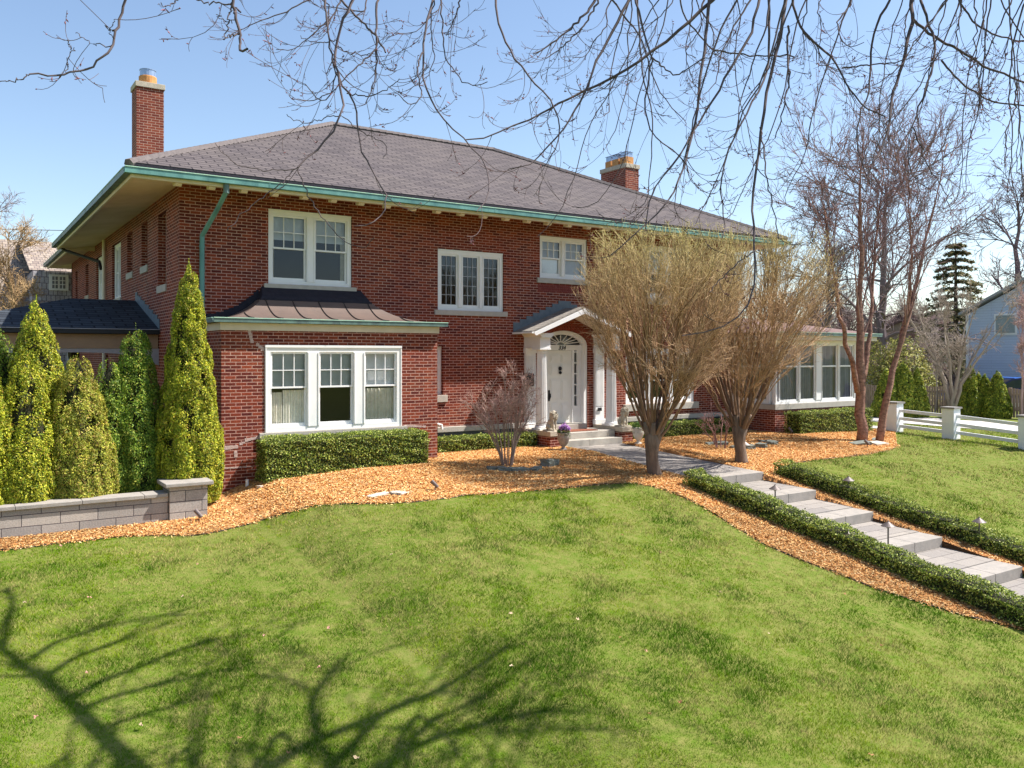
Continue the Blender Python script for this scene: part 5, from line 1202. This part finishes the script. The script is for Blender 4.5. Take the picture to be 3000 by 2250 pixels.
# ================================================================== PORCH ORNAMENTS
def lion(x, y, z, label, yaw, turn):
    """seated stone lion; local +x is forwards"""
    o = empty('stone_lion', (x, y, z), label, 'lion statue', 'stone lions on the porch pedestals', rz=yaw)
    V = []; E = []; R = []
    def v(p, r): V.append(p); R.append(r); return len(V)-1
    def chain(i, L):
        for p, r in L:
            j = v(p, r); E.append((i, j)); i = j
        return i
    hip_ = v((-.10,0,.12), (.095,.10)); 
    belly = chain(hip_, [((-.05,0,.20), (.085,.085)), ((.0,0,.29), (.085,.08))]); chest = chain(belly, [((.035,0,.36), (.085,.085))])
    neck = chain(chest, [((.05,0,.42), (.085,.08))]); ct, st_ = math.cos(turn), math.sin(turn)
    head = chain(neck, [((.06+.01*ct,.01*st_,.475), (.062,.06))]); muz = chain(head, [((.06+.06*ct,.06*st_,.468), (.034,.03)), ((.06+.085*ct,.085*st_,.462), (.024,.02))])
    for s in (-1, 1):
        chain(chest, [((.06,s*.055,.30), (.04,.04)), ((.085,s*.058,.17), (.027,.027)), ((.09,s*.058,.05), (.024,.024)), ((.13,s*.058,.022), (.026,.02))])
        chain(hip_, [((-.07,s*.095,.10), (.065,.055)), ((.0,s*.11,.09), (.045,.04)), ((-.02,s*.115,.03), (.024,.024)), ((.05,s*.115,.02), (.025,.018))])
        chain(head, [((.05-.03*st_*s,.036*s*ct+.0,.525), (.015,.012))])
    chain(hip_, [((-.17,.03,.05), (.025,.025)), ((-.17,.12,.03), (.016,.016)), ((-.08,.16,.03), (.014,.014)), ((-.02,.17,.04), (.022,.02))])
    me = bpy.data.meshes.new('lion'); me.from_pydata(V, E, []); t = bpy.data.objects.new('lion_tmp', me); COL.objects.link(t)
    sk = t.modifiers.new('skin', 'SKIN'); 
    for i, d in enumerate(me.skin_vertices[0].data): d.radius = R[i]; d.use_root = (i == 0)
    ss = t.modifiers.new('sub', 'SUBSURF'); ss.levels = 2; ss.render_levels = 2
    bpy.context.view_layer.update(); me2 = bpy.data.meshes.new_from_object(t.evaluated_get(bpy.context.evaluated_depsgraph_get())); bpy.data.objects.remove(t)
    me2.name = 'body'; me2.materials.clear(); st = mat('carved_stone', (.56,.50,.40), (.34,.29,.22), 14, .9, .9, 45)
    # mane: carved tufts round the neck
    b = link('body', me2, st, o, world=False); m = MB(); random.seed(int(x*10))
    for k in range(90):
        a = random.uniform(0, 6.28); h = random.uniform(.30, .50); rr = .075+.02*math.sin((h-.3)*14); d_ = a
        fx = .045+.02*ct+rr*math.cos(a); fy = .01*st_+rr*math.sin(a)
        if math.cos(a-turn) > .72 and h > .43: continue
        m.tube([(fx,fy,h+.02),(fx+.012*math.cos(a),fy+.012*math.sin(a),h-.005),(fx+.004*math.cos(a),fy+.004*math.sin(a),h-.035)], [.010,.013,.003], 5)
    link('mane', m.mesh('mane', True), st, o, world=False)
    m = MB(); 
    for s in (-1, 1):
        ex, ey = .06+.072*ct-s*.022*st_, .072*st_+s*.022*ct; m.lathe([(0,-.006),(.006,-.003),(.006,.003),(0,.006)], (ex, ey, .488), 8)
    link('eyes', m.mesh('eyes'), mat('carved_shadow', (.16,.13,.10)), o, world=False)
    m = MB(); m.box(-.19, .17, -.14, .14, -.0, .03); link('plinth', m.mesh('plinth'), st, o, world=False)
    return o
for sx, yw, tn, lab in ((8.98, -math.pi/2+.35, .5, 'weathered stone lion seated on the left porch pedestal'), (11.42, -math.pi/2+.1, .25, 'pale stone lion seated on the right porch pedestal')):
    l = lion(sx, -1.06, .432, lab, yw, tn)
def urn(x, y, z, label, flowers, mt):
    o = empty('garden_urn', (x, y, z), label, 'urn', 'stone urns at the foot of the porch steps')
    m = MB(); m.lathe([(.12,0),(.12,.025),(.10,.04),(.05,.07),(.04,.10),(.07,.13),(.12,.20),(.155,.30),(.16,.36),(.145,.41),(.165,.435),(.165,.45),(.13,.45),(.11,.42)], (0,0,0), 28, flute=.035)
    link('bowl', m.mesh('bowl', True), mt, o, world=False)
    g = np.random.default_rng(int(x*7)); n = 900; a = g.uniform(0, 6.28, n); r = .17*np.sqrt(g.random(n)); zz = .45+.13*(1-(r/.17)**2)+g.normal(0, .025, n)
    P = np.stack([r*np.cos(a), r*np.sin(a), zz], 1); P[:120, 2] -= g.uniform(0, .2, 120); P[:120, :2] *= 1.15
    cg = np.array([(.08,.16,.03)])*g.uniform(.7, 1.4, (n, 1))
    link('plant_leaves', npmesh('plant_leaves', *leaves(P, np.tile([0,0,1.], (n, 1)), .035, cg, .8, .5)), LEAF, o, world=False)
    if flowers:
        n = 420; a = g.uniform(0, 6.28, n); r = .15*np.sqrt(g.random(n)); P = np.stack([r*np.cos(a)+.03, r*np.sin(a), .50+.14*(1-(r/.17)**2)+g.normal(0, .02, n)], 1)
        cf = np.array([(.32,.10,.46),(.50,.22,.58),(.62,.42,.66)])[g.integers(0, 3, n)]
        link('flowers', npmesh('flowers', *leaves(P, np.tile([0,-.6,1.], (n, 1)), .04, cf, .5, .9)), LEAF, o, world=False)
uz = lambda x, y: float(terr(x, y))
q = ground(1651, 1320); urn(q[0], q[1], q[2], 'grey stone urn with purple pansies left of the steps', True, mat('grey_urn', (.40,.35,.31), (.28,.24,.21), 12, .9, .5, 40))
q = ground(1870, 1302); urn(q[0], q[1], q[2], 'ivory stone urn with green sprigs right of the steps', False, mat('ivory_urn', (.62,.57,.50), (.50,.45,.38), 12, .9, .4, 40))
m = MB(); m.box(9.45, 10.75, -.80, -.30, .338, .352); tag(m.build('doormat', mat('coir_mat', (.26,.09,.05), (.16,.055,.035), 40, .95, .6, 90)), 'reddish brown doormat on the porch landing', 'doormat')

# ================================================================== GARDEN LIGHTS AND STONES
PEW = mat('weathered_bronze', (.16,.13,.12), (.10,.08,.08), 14, .5, .1, 40, metal=.3); PEWL = mat('pale_lamp_metal', (.46,.42,.40), (.36,.32,.30), 12, .5)
def path_light(px, py, x=None, label='', h=.5, mt=PEW, base=None, tilt=0):
    """head seen at px,py; stands on the ground at plane X=x or at base pixel"""
    if base: b = ground(*base)
    else:
        p = onX(px, py, x); b = p; h = p[2]-float(terr(p[0], p[1]))+.0
    z = float(terr(b[0], b[1]))
    if base: h = (HY-py)*np.dot(b-CAM, FW)/FPX+CAM[2]-z
    o = empty('path_light', (b[0], b[1], z), label, 'garden light', 'pagoda path lights along the walk')
    m = MB(); m.tube([(0,0,-.1),(tilt*.5,0,h*.5),(tilt,0,h-.02)], .013, 8); link('stake', m.mesh('stake'), PEW, o, world=False)
    m = MB(); m.lathe([(.115,-.035),(.12,-.03),(.06,.012),(.015,.045),(.012,.06),(.0,.065)], (tilt,0,h), 20); link('shade', m.mesh('shade', False), mt, o, world=False)
    m = MB(); m.lathe([(.03,-.06),(.03,-.01)], (tilt,0,h), 10); link('lens', m.mesh('lens'), LIME, o, world=False)
path_light(2271, 1428, 9.3, 'path light rising from the left step hedge, nearest the walk')
path_light(2602, 1536, 9.25, 'path light in the left step hedge, nearest the camera')
path_light(2486, 1403, 11.65, 'path light in the right step hedge, farther one')
path_light(2869, 1524, 11.6, 'path light in the right step hedge, nearer one')
path_light(1909, 1317, None, 'pale-topped path light against the left vase-shaped tree trunk', mt=PEWL, base=(1911, 1380))
path_light(2188, 1300, None, 'slightly leaning path light beside the right vase-shaped tree', mt=PEWL, base=(2176, 1349), tilt=.08)
def spot(px, py, label, az=2.0):
    b = ground(px, py); o = empty('spot_light', tuple(b), label, 'spotlight', 'small bronze spotlights in the mulch', rz=az)
    m = MB(); m.tube([(0,0,-.05),(0,0,.10)], .010, 6); link('stake', m.mesh('stake'), PEW, o, world=False)
    m = MB(); m.tube([(-.05,0,.08),(.0,0,.13),(.07,0,.20)], [.030,.036,.040], 12); link('lamp_head', m.mesh('lamp_head'), PEW, o, world=False)
spot(583, 1528, 'small spotlight at the foot of the grey wall pillar', 2.4); spot(1275, 1440, 'small bronze spotlight in the open mulch near the lawn edge', 2.6)
spot(1224, 1350, 'small bronze spotlight at the right end of the bay hedge', 1.8); spot(2541, 1311, 'small dark spotlight on the stones below the birch', 2.0); spot(2317, 1273, 'small spotlight by the sun room brick corner', 2.0)
def rock(px, py, sx, sy, sz, label, mt=ROCK, seed=0, rz=0, grp=None):
    b = ground(px, py); g = random.Random(seed+px); bm = bmesh.new(); bmesh.ops.create_cube(bm, size=1); bmesh.ops.subdivide_edges(bm, edges=bm.edges, cuts=3, use_grid_fill=True)
    for v in bm.verts:
        v.co += Vector((g.uniform(-.06,.06), g.uniform(-.06,.06), g.uniform(-.07,.07))); k = 1-.22*max(0, abs(v.co.x)+abs(v.co.y)-.62); v.co.x *= k*sx; v.co.y *= k*sy; v.co.z *= sz
    me = bpy.data.meshes.new('rock'); bm.to_mesh(me); bm.free()
    o = link('garden_stone', me, mt); o.location = (b[0], b[1], b[2]+sz*.3); o.rotation_euler = (g.uniform(-.1,.1), g.uniform(-.1,.1), rz or g.uniform(-.6,.6)); tag(o, label, 'stone', grp)
G1 = 'flat stones edging the shrub bed'
for i, (a, b, sx, sy, sz, lab) in enumerate([(1450,1378,.34,.2,.10,'leftmost thin flat stone below the entrance shrub'),(1478,1381,.30,.2,.11,'dark flat stone second from left below the entrance shrub'),(1520,1381,.42,.2,.10,'long flat stone in the middle below the entrance shrub'),(1570,1378,.38,.2,.09,'fourth low flat stone below the entrance shrub'),(1610,1366,.42,.28,.20,'thick mossy stone right of the entrance shrub')]): rock(a, b, sx, sy, sz, lab, seed=i, grp=G1)
G2 = 'stones round the small shrub'
for i, (a, b, sx, sy, sz, lab) in enumerate([(2100,1304,.62,.26,.10,'long dark stone behind the right vase-shaped trunk'),(2160,1314,.38,.2,.10,'stone touching the leaning path light'),(2195,1316,.30,.24,.13,'grey stone just right of the leaning path light'),(2230,1312,.34,.28,.15,'dark rounded stone in the stone ring'),(2240,1297,.34,.22,.10,'farthest stone of the ring behind the right tree'),(2262,1303,.34,.26,.13,'rightmost stone of the ring behind the right tree')]): rock(a, b, sx, sy, sz, lab, seed=i+9, grp=G2)
rock(2520, 1303, .55, .34, .10, 'dark flat stone in front of the birch', seed=30); rock(2570, 1302, .6, .4, .08, 'pale flat stone right of the birch base', FLAG, 31); rock(2572, 1292, .5, .3, .08, 'low grey stone behind the birch base', seed=32)
rock(1108, 1455, .42, .16, .06, 'pale rectangular paving slab lying in the mulch', FLAG, 33, .15); rock(1175, 1446, .40, .28, .05, 'pale broken triangular slab lying in the mulch', FLAG, 34, .5)
rock(768, 1428, .2, .14, .05, 'small pale stone by the bay hedge corner', FLAG, 35)

# leaves lying on the lawn
def litter(n):
    pts = []
    while len(pts) < n:
        px, py = random.uniform(50, 2950), random.uniform(1520, 2240); g = ground(px, py)
        if not inpoly(np.array([g[0]]), np.array([g[1]]), LEFT_BED)[0] and not (8.4 < g[0] < 12.2): pts.append(g)
    for i, g in enumerate(pts):
        m = MB(); r = random.uniform(.018, .034); k = 7; pr = [(r*(1 if j % 2 else .55)*math.cos(6.28*j/10), r*(1 if j % 2 else .55)*math.sin(6.28*j/10)) for j in range(10)]
        a = random.uniform(0, 6); m.v = [(0, 0, .055)]+[(p[0], p[1], .055+random.uniform(-.012, .02)) for p in pr]; m.f = [(0, j+1, (j+1) % 10+1) for j in range(10)]
        o = link('fallen_leaf', m.mesh('fallen_leaf'), LF[i % 3], world=False); o.location = g; o.rotation_euler = (0, 0, a)
        tag(o, 'dry curled brown leaf lying on the grass', 'leaf', 'dead leaves scattered on the lawn')
LF = [mat('dry_leaf', (.40,.22,.10), (.30,.15,.07), 30, .9), mat('pale_leaf', (.55,.42,.28), (.45,.33,.2), 30, .9), mat('pinkish_leaf', (.50,.27,.22), (.4,.2,.15), 30, .9)]
litter(34)

# ================================================================== THE TREE OVER THE LAWN
def overhang():
    tb = CAM+RT*7.0+FW*3.2; zb = float(terr(tb[0], tb[1])); t = empty('maple_tree', (tb[0], tb[1], zb), 'large bare maple whose drooping budded branches hang across the sky', 'tree')
    g = np.random.default_rng(77)
    trunk_top = np.array([tb[0]-.2, tb[1]+.2, zb+9.5])
    P0 = poly_path([(tb[0], tb[1], zb-.3), (tb[0]+.1, tb[1], zb+4), trunk_top, trunk_top+np.array([-.6,.9,4.5])], 16); R0 = np.linspace(.38, .12, 16)
    mk('trunk', [(P0[None], R0[None], bark(1, (.13,.10,.085)))], t, ks=(14,))
    o3 = lambda pts: [(700+a/2.212, b/2.212) for a, b in pts]; o4 = lambda pts: [(1600+a/1.58, b/1.58) for a, b in pts]; o2 = lambda pts: [(500+a/2.6, 350+b/2.6) for a, b in pts]; o5 = lambda pts: [(a/2.765, b/2.765) for a, b in pts]
    o8 = lambda pts: [(1800+a/3.016, 650+b/3.016) for a, b in pts]; o6 = lambda pts: [(1700+a/3.687, 350+b/3.687) for a, b in pts]
    G = [  # (points in the photo, distance start, end, thickness px start, end, side shoots)
     (o5([(1030,-40),(985,110),(950,230),(905,400),(890,440),(760,520),(650,575),(540,598),(440,618),(340,628),(240,600)]), 5.6, 5.2, 9, 5, 0),
     (o5([(240,600),(200,632),(120,655),(0,660),(-90,660)]), 5.2, 5.1, 4, 2.5, 0), (o5([(905,365),(850,375),(760,355),(690,320),(612,268)]), 5.5, 5.4, 3.5, 2, 1), (o5([(540,590),(548,500),(570,430),(600,385)]), 5.3, 5.3, 3, 1.6, 1), (o5([(572,405),(552,320)]), 5.3, 5.3, 2, 1.5, 0),
     (o5([(925,315),(885,270),(890,225),(935,155)]), 5.4, 5.4, 2.5, 1.6, 1), (o5([(930,248),(885,240),(850,205)]), 5.4, 5.4, 2.5, 1.5, 0),
     (o5([(1880,-40),(1890,60),(1915,140),(1930,230),(1945,300),(1935,400),(1940,425),(2005,395)]), 5.8, 5.6, 10, 7, 0), (o5([(1880,20),(1855,130),(1840,250),(1800,300)]), 5.8, 5.7, 5, 3, 0), (o5([(1930,280),(1870,285),(1810,320)]), 5.7, 5.6, 5, 3, 0), (o5([(1590,-2),(1690,20),(1800,25),(1880,50),(1950,100)]), 5.9, 5.8, 3.5, 5, 1), (o5([(1460,-20),(1380,45),(1340,50),(1280,38)]), 5.9, 5.8, 3.5, 2, 0), (o5([(1900,160),(1840,176),(1790,160),(1750,118)]), 5.8, 5.7, 3, 1.8, 0),
     (o3([(760,-60),(745,0),(690,80),(640,200),(625,330),(630,450),(655,520),(672,600),(676,680),(665,750),(600,870),(500,980),(380,1085)]), 7.6, 6.2, 10, 5, 2),
     (o3([(380,1085),(300,1105),(150,1100),(0,1075)])+o2([(450,310),(340,182)]), 6.2, 6.0, 3.5, 2, 0), (o2([(965,370),(1020,520),(1110,700),(1250,860),(1350,950),(1440,990),(1510,970),(1550,900)]), 6.2, 6.0, 3.5, 2, 0), (o2([(940,380),(880,450),(700,590),(560,700),(430,850)]), 6.2, 6.0, 3.2, 2.6, 0),
     (o3([(665,750),(550,765),(450,798),(370,785),(310,740)]), 6.7, 6.5, 3.2, 2, 1), (o3([(670,755),(780,850),(960,940),(955,990),(935,1020)]), 6.7, 6.5, 3.2, 2, 0),
     (o3([(545,-60),(560,0),(570,150),(590,330),(625,460),(600,600),(560,675),(480,630),(430,545)]), 7.4, 6.6, 7, 2.5, 3), (o3([(920,-60),(900,0),(895,150),(890,300),(900,400),(880,480),(870,560),(820,670)]), 7.4, 6.8, 8, 3, 3), (o3([(620,-60),(665,0),(740,90),(840,180),(900,250),(950,340)]), 7.8, 7.3, 7, 5, 1),
     (o3([(630,470),(680,580),(740,640),(760,720),(780,970),(850,1080),(960,1260),(965,1320),(935,1400),(850,1460),(750,1465)]), 7.2, 6.0, 6, 3, 1), (o3([(885,320),(800,400),(690,500),(600,600),(500,650),(360,650),(325,620)]), 7.1, 6.6, 5, 2, 2), (o3([(700,605),(830,630),(900,605),(980,565),(1040,510)]), 7.0, 6.8, 4, 2.2, 2), (o3([(640,300),(700,340),(800,360),(880,350)]), 7.3, 7.2, 3.5, 2.5, 2), (o3([(630,260),(540,280),(450,270),(400,230)]), 7.3, 7.2, 3.5, 2, 2),
     (o3([(1280,-60),(1250,0),(1210,170),(1190,340),(1190,500),(1220,630),(1290,740),(1400,840),(1520,960),(1610,1080),(1645,1200),(1620,1300),(1540,1370)]), 7.6, 6.2, 7, 3, 2), (o3([(1305,-40),(1310,0),(1320,150),(1325,300),(1360,420),(1430,510),(1480,555),(1560,560),(1610,530)]), 7.6, 6.8, 5, 2.4, 2), (o3([(1190,340),(1155,400),(1165,500),(1190,620),(1130,690),(1080,670),(1035,610)]), 7.2, 6.7, 5, 2.5, 2), (o3([(1265,0),(1240,120),(1255,300),(1270,400),(1200,520),(1080,590)]), 7.6, 7.0, 4, 2, 2),
     (o3([(1655,-50),(1665,0),(1680,120),(1720,270),(1780,370),(1880,480),(1980,600),(2060,710),(2085,830),(2060,950),(2000,1060),(1940,1095)]), 7.9, 6.6, 7, 3, 3),
     (o4([(860,-90),(770,0),(640,120),(490,245),(330,350),(150,440),(0,510)])+o3([(2050,690),(1900,765),(1770,825),(1650,890),(1470,905)]), 8.6, 7.4, 15, 4, 3),
     (o4([(410,-60),(385,0),(300,160),(230,280),(200,390),(150,490),(90,590),(0,690)])+o3([(1870,1100),(1750,1095)]), 8.2, 7.0, 11, 3, 3), (o4([(405,-60),(415,0),(450,150),(490,260),(470,380),(455,500),(470,600),(540,680),(650,720),(660,800)]), 8.4, 7.2, 7, 3, 3), (o4([(490,265),(550,320),(600,360),(660,310),(760,260),(830,235)]), 8.2, 8.0, 5, 2.5, 2),
     (o4([(755,-60),(755,30),(735,200),(715,380),(690,560),(670,680),(620,830),(580,920),(500,1010),(400,1100),(300,1180)]), 8.6, 6.6, 12, 3, 3), (o4([(1000,-60),(990,0),(930,210),(830,340),(790,450),(700,570),(665,660),(600,740),(520,840),(455,960),(460,1060)]), 8.8, 7.0, 10, 3, 3),
     (o4([(1120,-60),(1110,0),(1080,200),(1030,380),(1000,560),(980,700),(960,850),(950,1000)])+o8([(1215,0),(1240,250),(1280,480),(1240,650),(1150,850),(1000,940),(850,950),(600,1005)]), 9.0, 6.4, 14, 3, 3), (o8([(1240,255),(1110,350),(980,460),(840,620)]), 7.3, 6.9, 4, 2.5, 1),
     (o4([(1135,-60),(1140,0),(1170,130),(1280,230),(1370,315),(1400,410),(1470,500),(1570,540)]), 9.0, 8.0, 9, 4, 3), (o4([(1600,-60),(1590,0),(1510,160),(1500,300),(1500,430),(1440,540),(1435,700),(1500,850)]), 9.2, 8.0, 8, 3, 3),
     (o4([(1680,-90),(1690,0),(1700,80),(1660,240),(1620,380),(1590,480),(1590,600),(1540,700),(1480,830)]), 9.4, 8.0, 17, 4, 3), (o4([(1730,-60),(1740,20),(1800,190),(1800,290),(1740,450),(1700,590),(1620,720)]), 9.4, 8.2, 10, 3, 3), (o4([(1700,90),(1800,185),(1920,230),(2030,310),(2212,380),(2320,440)]), 9.3, 8.6, 9, 5, 2), (o4([(2180,370),(2170,500),(2130,600),(2125,750)]), 8.8, 8.4, 5, 3, 2), (o4([(1830,280),(1900,370),(2050,470),(2212,490),(2300,500)]), 9.2, 8.8, 6, 4, 2), (o4([(1900,-40),(1910,0),(1980,110),(2100,170),(2212,190),(2300,200)]), 9.4, 9.0, 6, 4, 2), (o4([(2170,-40),(2155,0),(2100,120),(2050,220),(2000,360),(2010,500)]), 9.2, 8.8, 5, 2, 3),
     (o4([(1120,120),(1115,300),(1130,350),(1100,500),(1060,640)]), 8.7, 8.0, 7, 3, 3), (o4([(1030,-50),(1030,100),(1035,300),(1000,400),(900,560),(820,740),(805,900),(830,1010),(815,1100)]), 8.8, 7.0, 8, 3, 3), (o4([(990,590),(1010,700),(1020,850),(1060,1000),(1075,1106)]), 8.0, 7.0, 5, 3, 2), (o4([(1370,315),(1500,300),(1620,290),(1700,260)]), 8.9, 9.0, 5, 3, 2), (o4([(1700,590),(1760,760),(1830,850),(1870,960)]), 8.4, 7.8, 5, 2.5, 2), (o4([(250,-40),(200,40),(120,130),(0,220),(-60,250)]), 8.4, 8.0, 9, 4, 3), (o4([(240,0),(180,120),(60,230),(0,270)]), 8.3, 8.0, 6, 3, 3), (o4([(620,-40),(610,0),(640,90),(760,230),(960,260),(1090,260),(1150,265)]), 8.6, 8.6, 5, 4, 3),
    ]
    # more drooping shoots, thickest on the right
    for k in range(46):
        px = 1700+1350*g.random()**.8 if k < 40 else g.uniform(900, 1600); t0 = g.uniform(7.5, 10.5); L = g.uniform(180, 760)*(1 if k < 40 else .5); x_ = px; dx = g.normal(-60, 110); pp = [(x_, -70)]
        for q in range(1, 6): x_ += dx/5+g.normal(0, 22); pp.append((x_, -70+L*q/5))
        pp.append((x_+g.normal(0, 45), pp[-1][1]+g.uniform(-25, 25)))
        G.append((pp, t0, t0-.6, g.uniform(3.5, 7), 2.0, 3 if L < 450 else 2))
    lv1 = []; KP = 22; sh = [[], [], []]
    for pts, t0, t1, w0, w1, ns in G:
        q = np.linspace(0, 1, len(pts)); W = [at(a, b, t0+(t1-t0)*s) for (a, b), s in zip(pts, q)]
        P = poly_path(W, KP); tt = np.linspace(t0, t1, KP); R = np.linspace(w0 if w0 < 8 else 8+(w0-8)*.6, w1, KP)/FPX*tt*.5
        P[1:-1] += g.normal(0, .006, (KP-2, 3)); lv1.append((P[None], np.maximum(R, .0026)[None]))
        if ns: sh[ns-1].append((P, np.maximum(R, .003)))
        # carry on above the picture to the limbs
    P1 = np.concatenate([a for a, b in lv1]); R1 = np.concatenate([b for a, b in lv1])
    levels = [(P1, R1, bark(len(P1), (.105,.082,.085), .12))]
    for k, S in enumerate(sh):
        if not S: continue
        Ps = np.stack([a for a, b in S]); Rs = np.stack([b for a, b in S])
        Q, Rq, s = sub(Ps, Rs, (2, 4, 9)[k], .62, .50, -.12, 7, .5, .35, .03, .16, curl=.10, droop=.22, rgen=g); Rq = np.clip(Rq, .0022, .006)
        Q2, Rq2, s = sub(Q, Rq, 3, .22, .6, .0, 5, .7, .5, .2, .2, curl=.12, droop=.10, rgen=g); Rq2 = np.maximum(Rq2, .0019)
        # buds
        nb_ = int(len(Q2)*1.3); idx = g.integers(0, len(Q2), nb_); f_ = g.uniform(.3, 1, nb_)*(Q2.shape[1]-1); i_ = np.minimum(f_.astype(int), Q2.shape[1]-2); A = Q2[idx, i_]*(1-(f_-i_))[:, None]+Q2[idx, i_+1]*(f_-i_)[:, None]
        Bd = A[:, None]+g.normal(0, .012, (nb_, 1, 3))*np.linspace(0, 1, 3)[None, :, None]; Rb = np.tile([.0025, .0055, .001], (nb_, 1))
        levels += [(Q, Rq, bark(len(Q), (.12,.085,.085), .2)), (Q2, Rq2, bark(len(Q2), (.13,.09,.09), .2)), (Bd, Rb, bark(nb_, (.22,.09,.10), .3))]
    mk('hanging_branches', levels, t, ks=(6,)+(4, 3, 3)*3)
    # the limbs overhead, outside the picture, which carry them and shade the lawn
    top = []; 
    for pts, t0, t1, w0, w1, ns in G:
        if pts[0][1] < 0:
            a = at(pts[0][0], pts[0][1], t0); r = w0/FPX*t0*.5
            b = a+np.array([.0, .0, 1.0])+RT*.5+FW*.1; c = b*.45+(trunk_top+np.array([0,0,1.5]))*.55; c[2] = max(c[2], a[2]+1.4)
            top.append((poly_path([a, b, c, trunk_top+np.array([0,0,g.uniform(-1, 2.5)])], 12), np.linspace(r, r*2.2+.015, 12)))
    Pt = np.stack([a for a, b in top]); Rt = np.stack([b for a, b in top])
    # limbs located from the shadows they throw on the grass
    shp = lambda L: [(a/1.475, 1500+b/1.475) for a, b in L]
    SH = [(shp([(700,1250),(600,1106),(500,1020),(370,900),(300,790),(130,690),(0,590),(-80,520)]), .115, .05), (shp([(200,720),(280,650),(400,600),(560,540)]), .05, .03), (shp([(330,800),(420,730),(560,690),(760,600),(940,545)]), .05, .03), (shp([(380,840),(500,790),(640,760),(800,700)]), .045, .025), (shp([(10,610),(30,480),(60,400),(30,330)]), .05, .03),
          (shp([(1100,1160),(1150,1090),(1370,980),(1530,920),(1680,860),(1900,770),(2200,580)]), .085, .04), (shp([(1370,980),(1340,820),(1420,700),(1480,640)]), .06, .035), (shp([(1400,1130),(1550,980),(1650,870),(1720,840)]), .07, .04), (shp([(1500,1200),(1650,1090),(1850,980),(2100,900),(2400,850)]), .075, .04), (shp([(1390,1010),(1440,1110)]), .05, .05), (shp([(130,640),(240,560),(380,520),(480,470)]), .045, .03), (shp([(450,930),(600,880),(820,820)]), .04, .03), (shp([(1700,1050),(1900,880),(2150,760)]), .05, .03)]
    LP = []; LR = []
    for pts, r0, r1 in SH:
        G_ = [ground(a, b) for a, b in pts]; h = 9.6; Q = poly_path([p+SUNV/SUNV[2]*h for p in G_], 12); LP.append(Q); LR.append(np.linspace(r0, r1, 12))
    LP = np.stack(LP); LR = np.stack(LR)
    S2, SR2, s = sub(LP, LR, 5, 2.1, .5, .1, 6, .5, .4, .1, .2, rgen=g); SR2 = np.maximum(SR2, .012); S3, SR3, s = sub(S2, SR2, 4, 1.0, .6, .1, 5, .6, .4, .2, .2, rgen=g); SR3 = np.maximum(SR3, .006)
    J = [poly_path([LP[0][0], LP[0][0]*.5+P0[9]*.5+np.array([0,0,.5]), P0[9]], 12), poly_path([LP[5][0], LP[5][0]*.5+P0[8]*.5+np.array([0,0,.5]), P0[8]], 12), poly_path([LP[8][0], LP[8][0]*.5+P0[11]*.5, P0[11]], 12)]
    J = np.stack(J); RJ = np.stack([np.linspace(.12,.2,12), np.linspace(.065,.14,12), np.linspace(.05,.11,12)])
    mk('limbs', [(Pt, Rt, bark(len(Pt), (.12,.09,.085))), (LP, LR, bark(len(LP), (.12,.09,.085))), (J, RJ, bark(3, (.12,.09,.085))), (S2, SR2, bark(len(S2), (.12,.09,.085))), (S3, SR3, bark(len(S3), (.12,.09,.085)))], t, ks=(6, 8, 8, 5, 4))
overhang()
# ---- olive and brown bushes beyond the driveway
def bush(px, t, topy, r, label, seed, cs, cat='bush'):
    p = at(px, 1120, t); zb = float(terr(p[0], p[1])); h = CAM[2]+(HY-topy)*t/FPX-zb; o = empty('bush', (p[0], p[1], zb), label, cat); g = np.random.default_rng(seed); n = 5200
    a = g.uniform(0, 6.28, n); e = g.uniform(0, 1, n); q = .75+.3*vnoise(a*2, e*3, .5, seed)-g.exponential(.12, n)
    P = np.stack([p[0]+r*q*np.cos(a)*np.sqrt(1-e*e*.9), p[1]+r*q*np.sin(a)*np.sqrt(1-e*e*.9), zb+h*e*q+.02], 1)
    nr = np.stack([np.cos(a), np.sin(a), e+.2], 1); link('foliage', npmesh('foliage', *leaves(P, nr, .13, pal(n, *cs, .25), .7, .5)), LEAF, o)
    A = np.repeat([[p[0], p[1], zb-.05]], 14, 0); a = np.arange(14)*2.4; E_ = A+np.stack([.7*r*np.cos(a), .7*r*np.sin(a), np.full(14, h*.85)], 1); Q = bez(A, (A+E_)/2+[0, 0, h*.1], E_, 6)
    mk('stems', [(Q, np.tile(np.linspace(.03, .01, 6), (14, 1)), bark(14, (.15,.11,.09)))], o, ks=(4,))
OL = ([(.34,.32,.07),(.20,.22,.05),(.42,.36,.12),(.12,.12,.04)], [.3,.3,.2,.2]); BRN = ([(.26,.17,.13),(.18,.11,.10),(.34,.25,.18)], [.4,.4,.2])
bush(2650, 39, 965, 1.7, 'tall olive green bush between the birch trunks and the fence', 61, OL)
bush(2595, 40, 985, 1.4, 'olive bush immediately right of the sun room', 62, OL)
bush(2750, 44, 1060, 1.0, 'low brown bush in front of the small white house', 63, BRN)
bush(2700, 46, 1010, 1.6, 'reddish brown bush left of the small white house', 64, BRN)
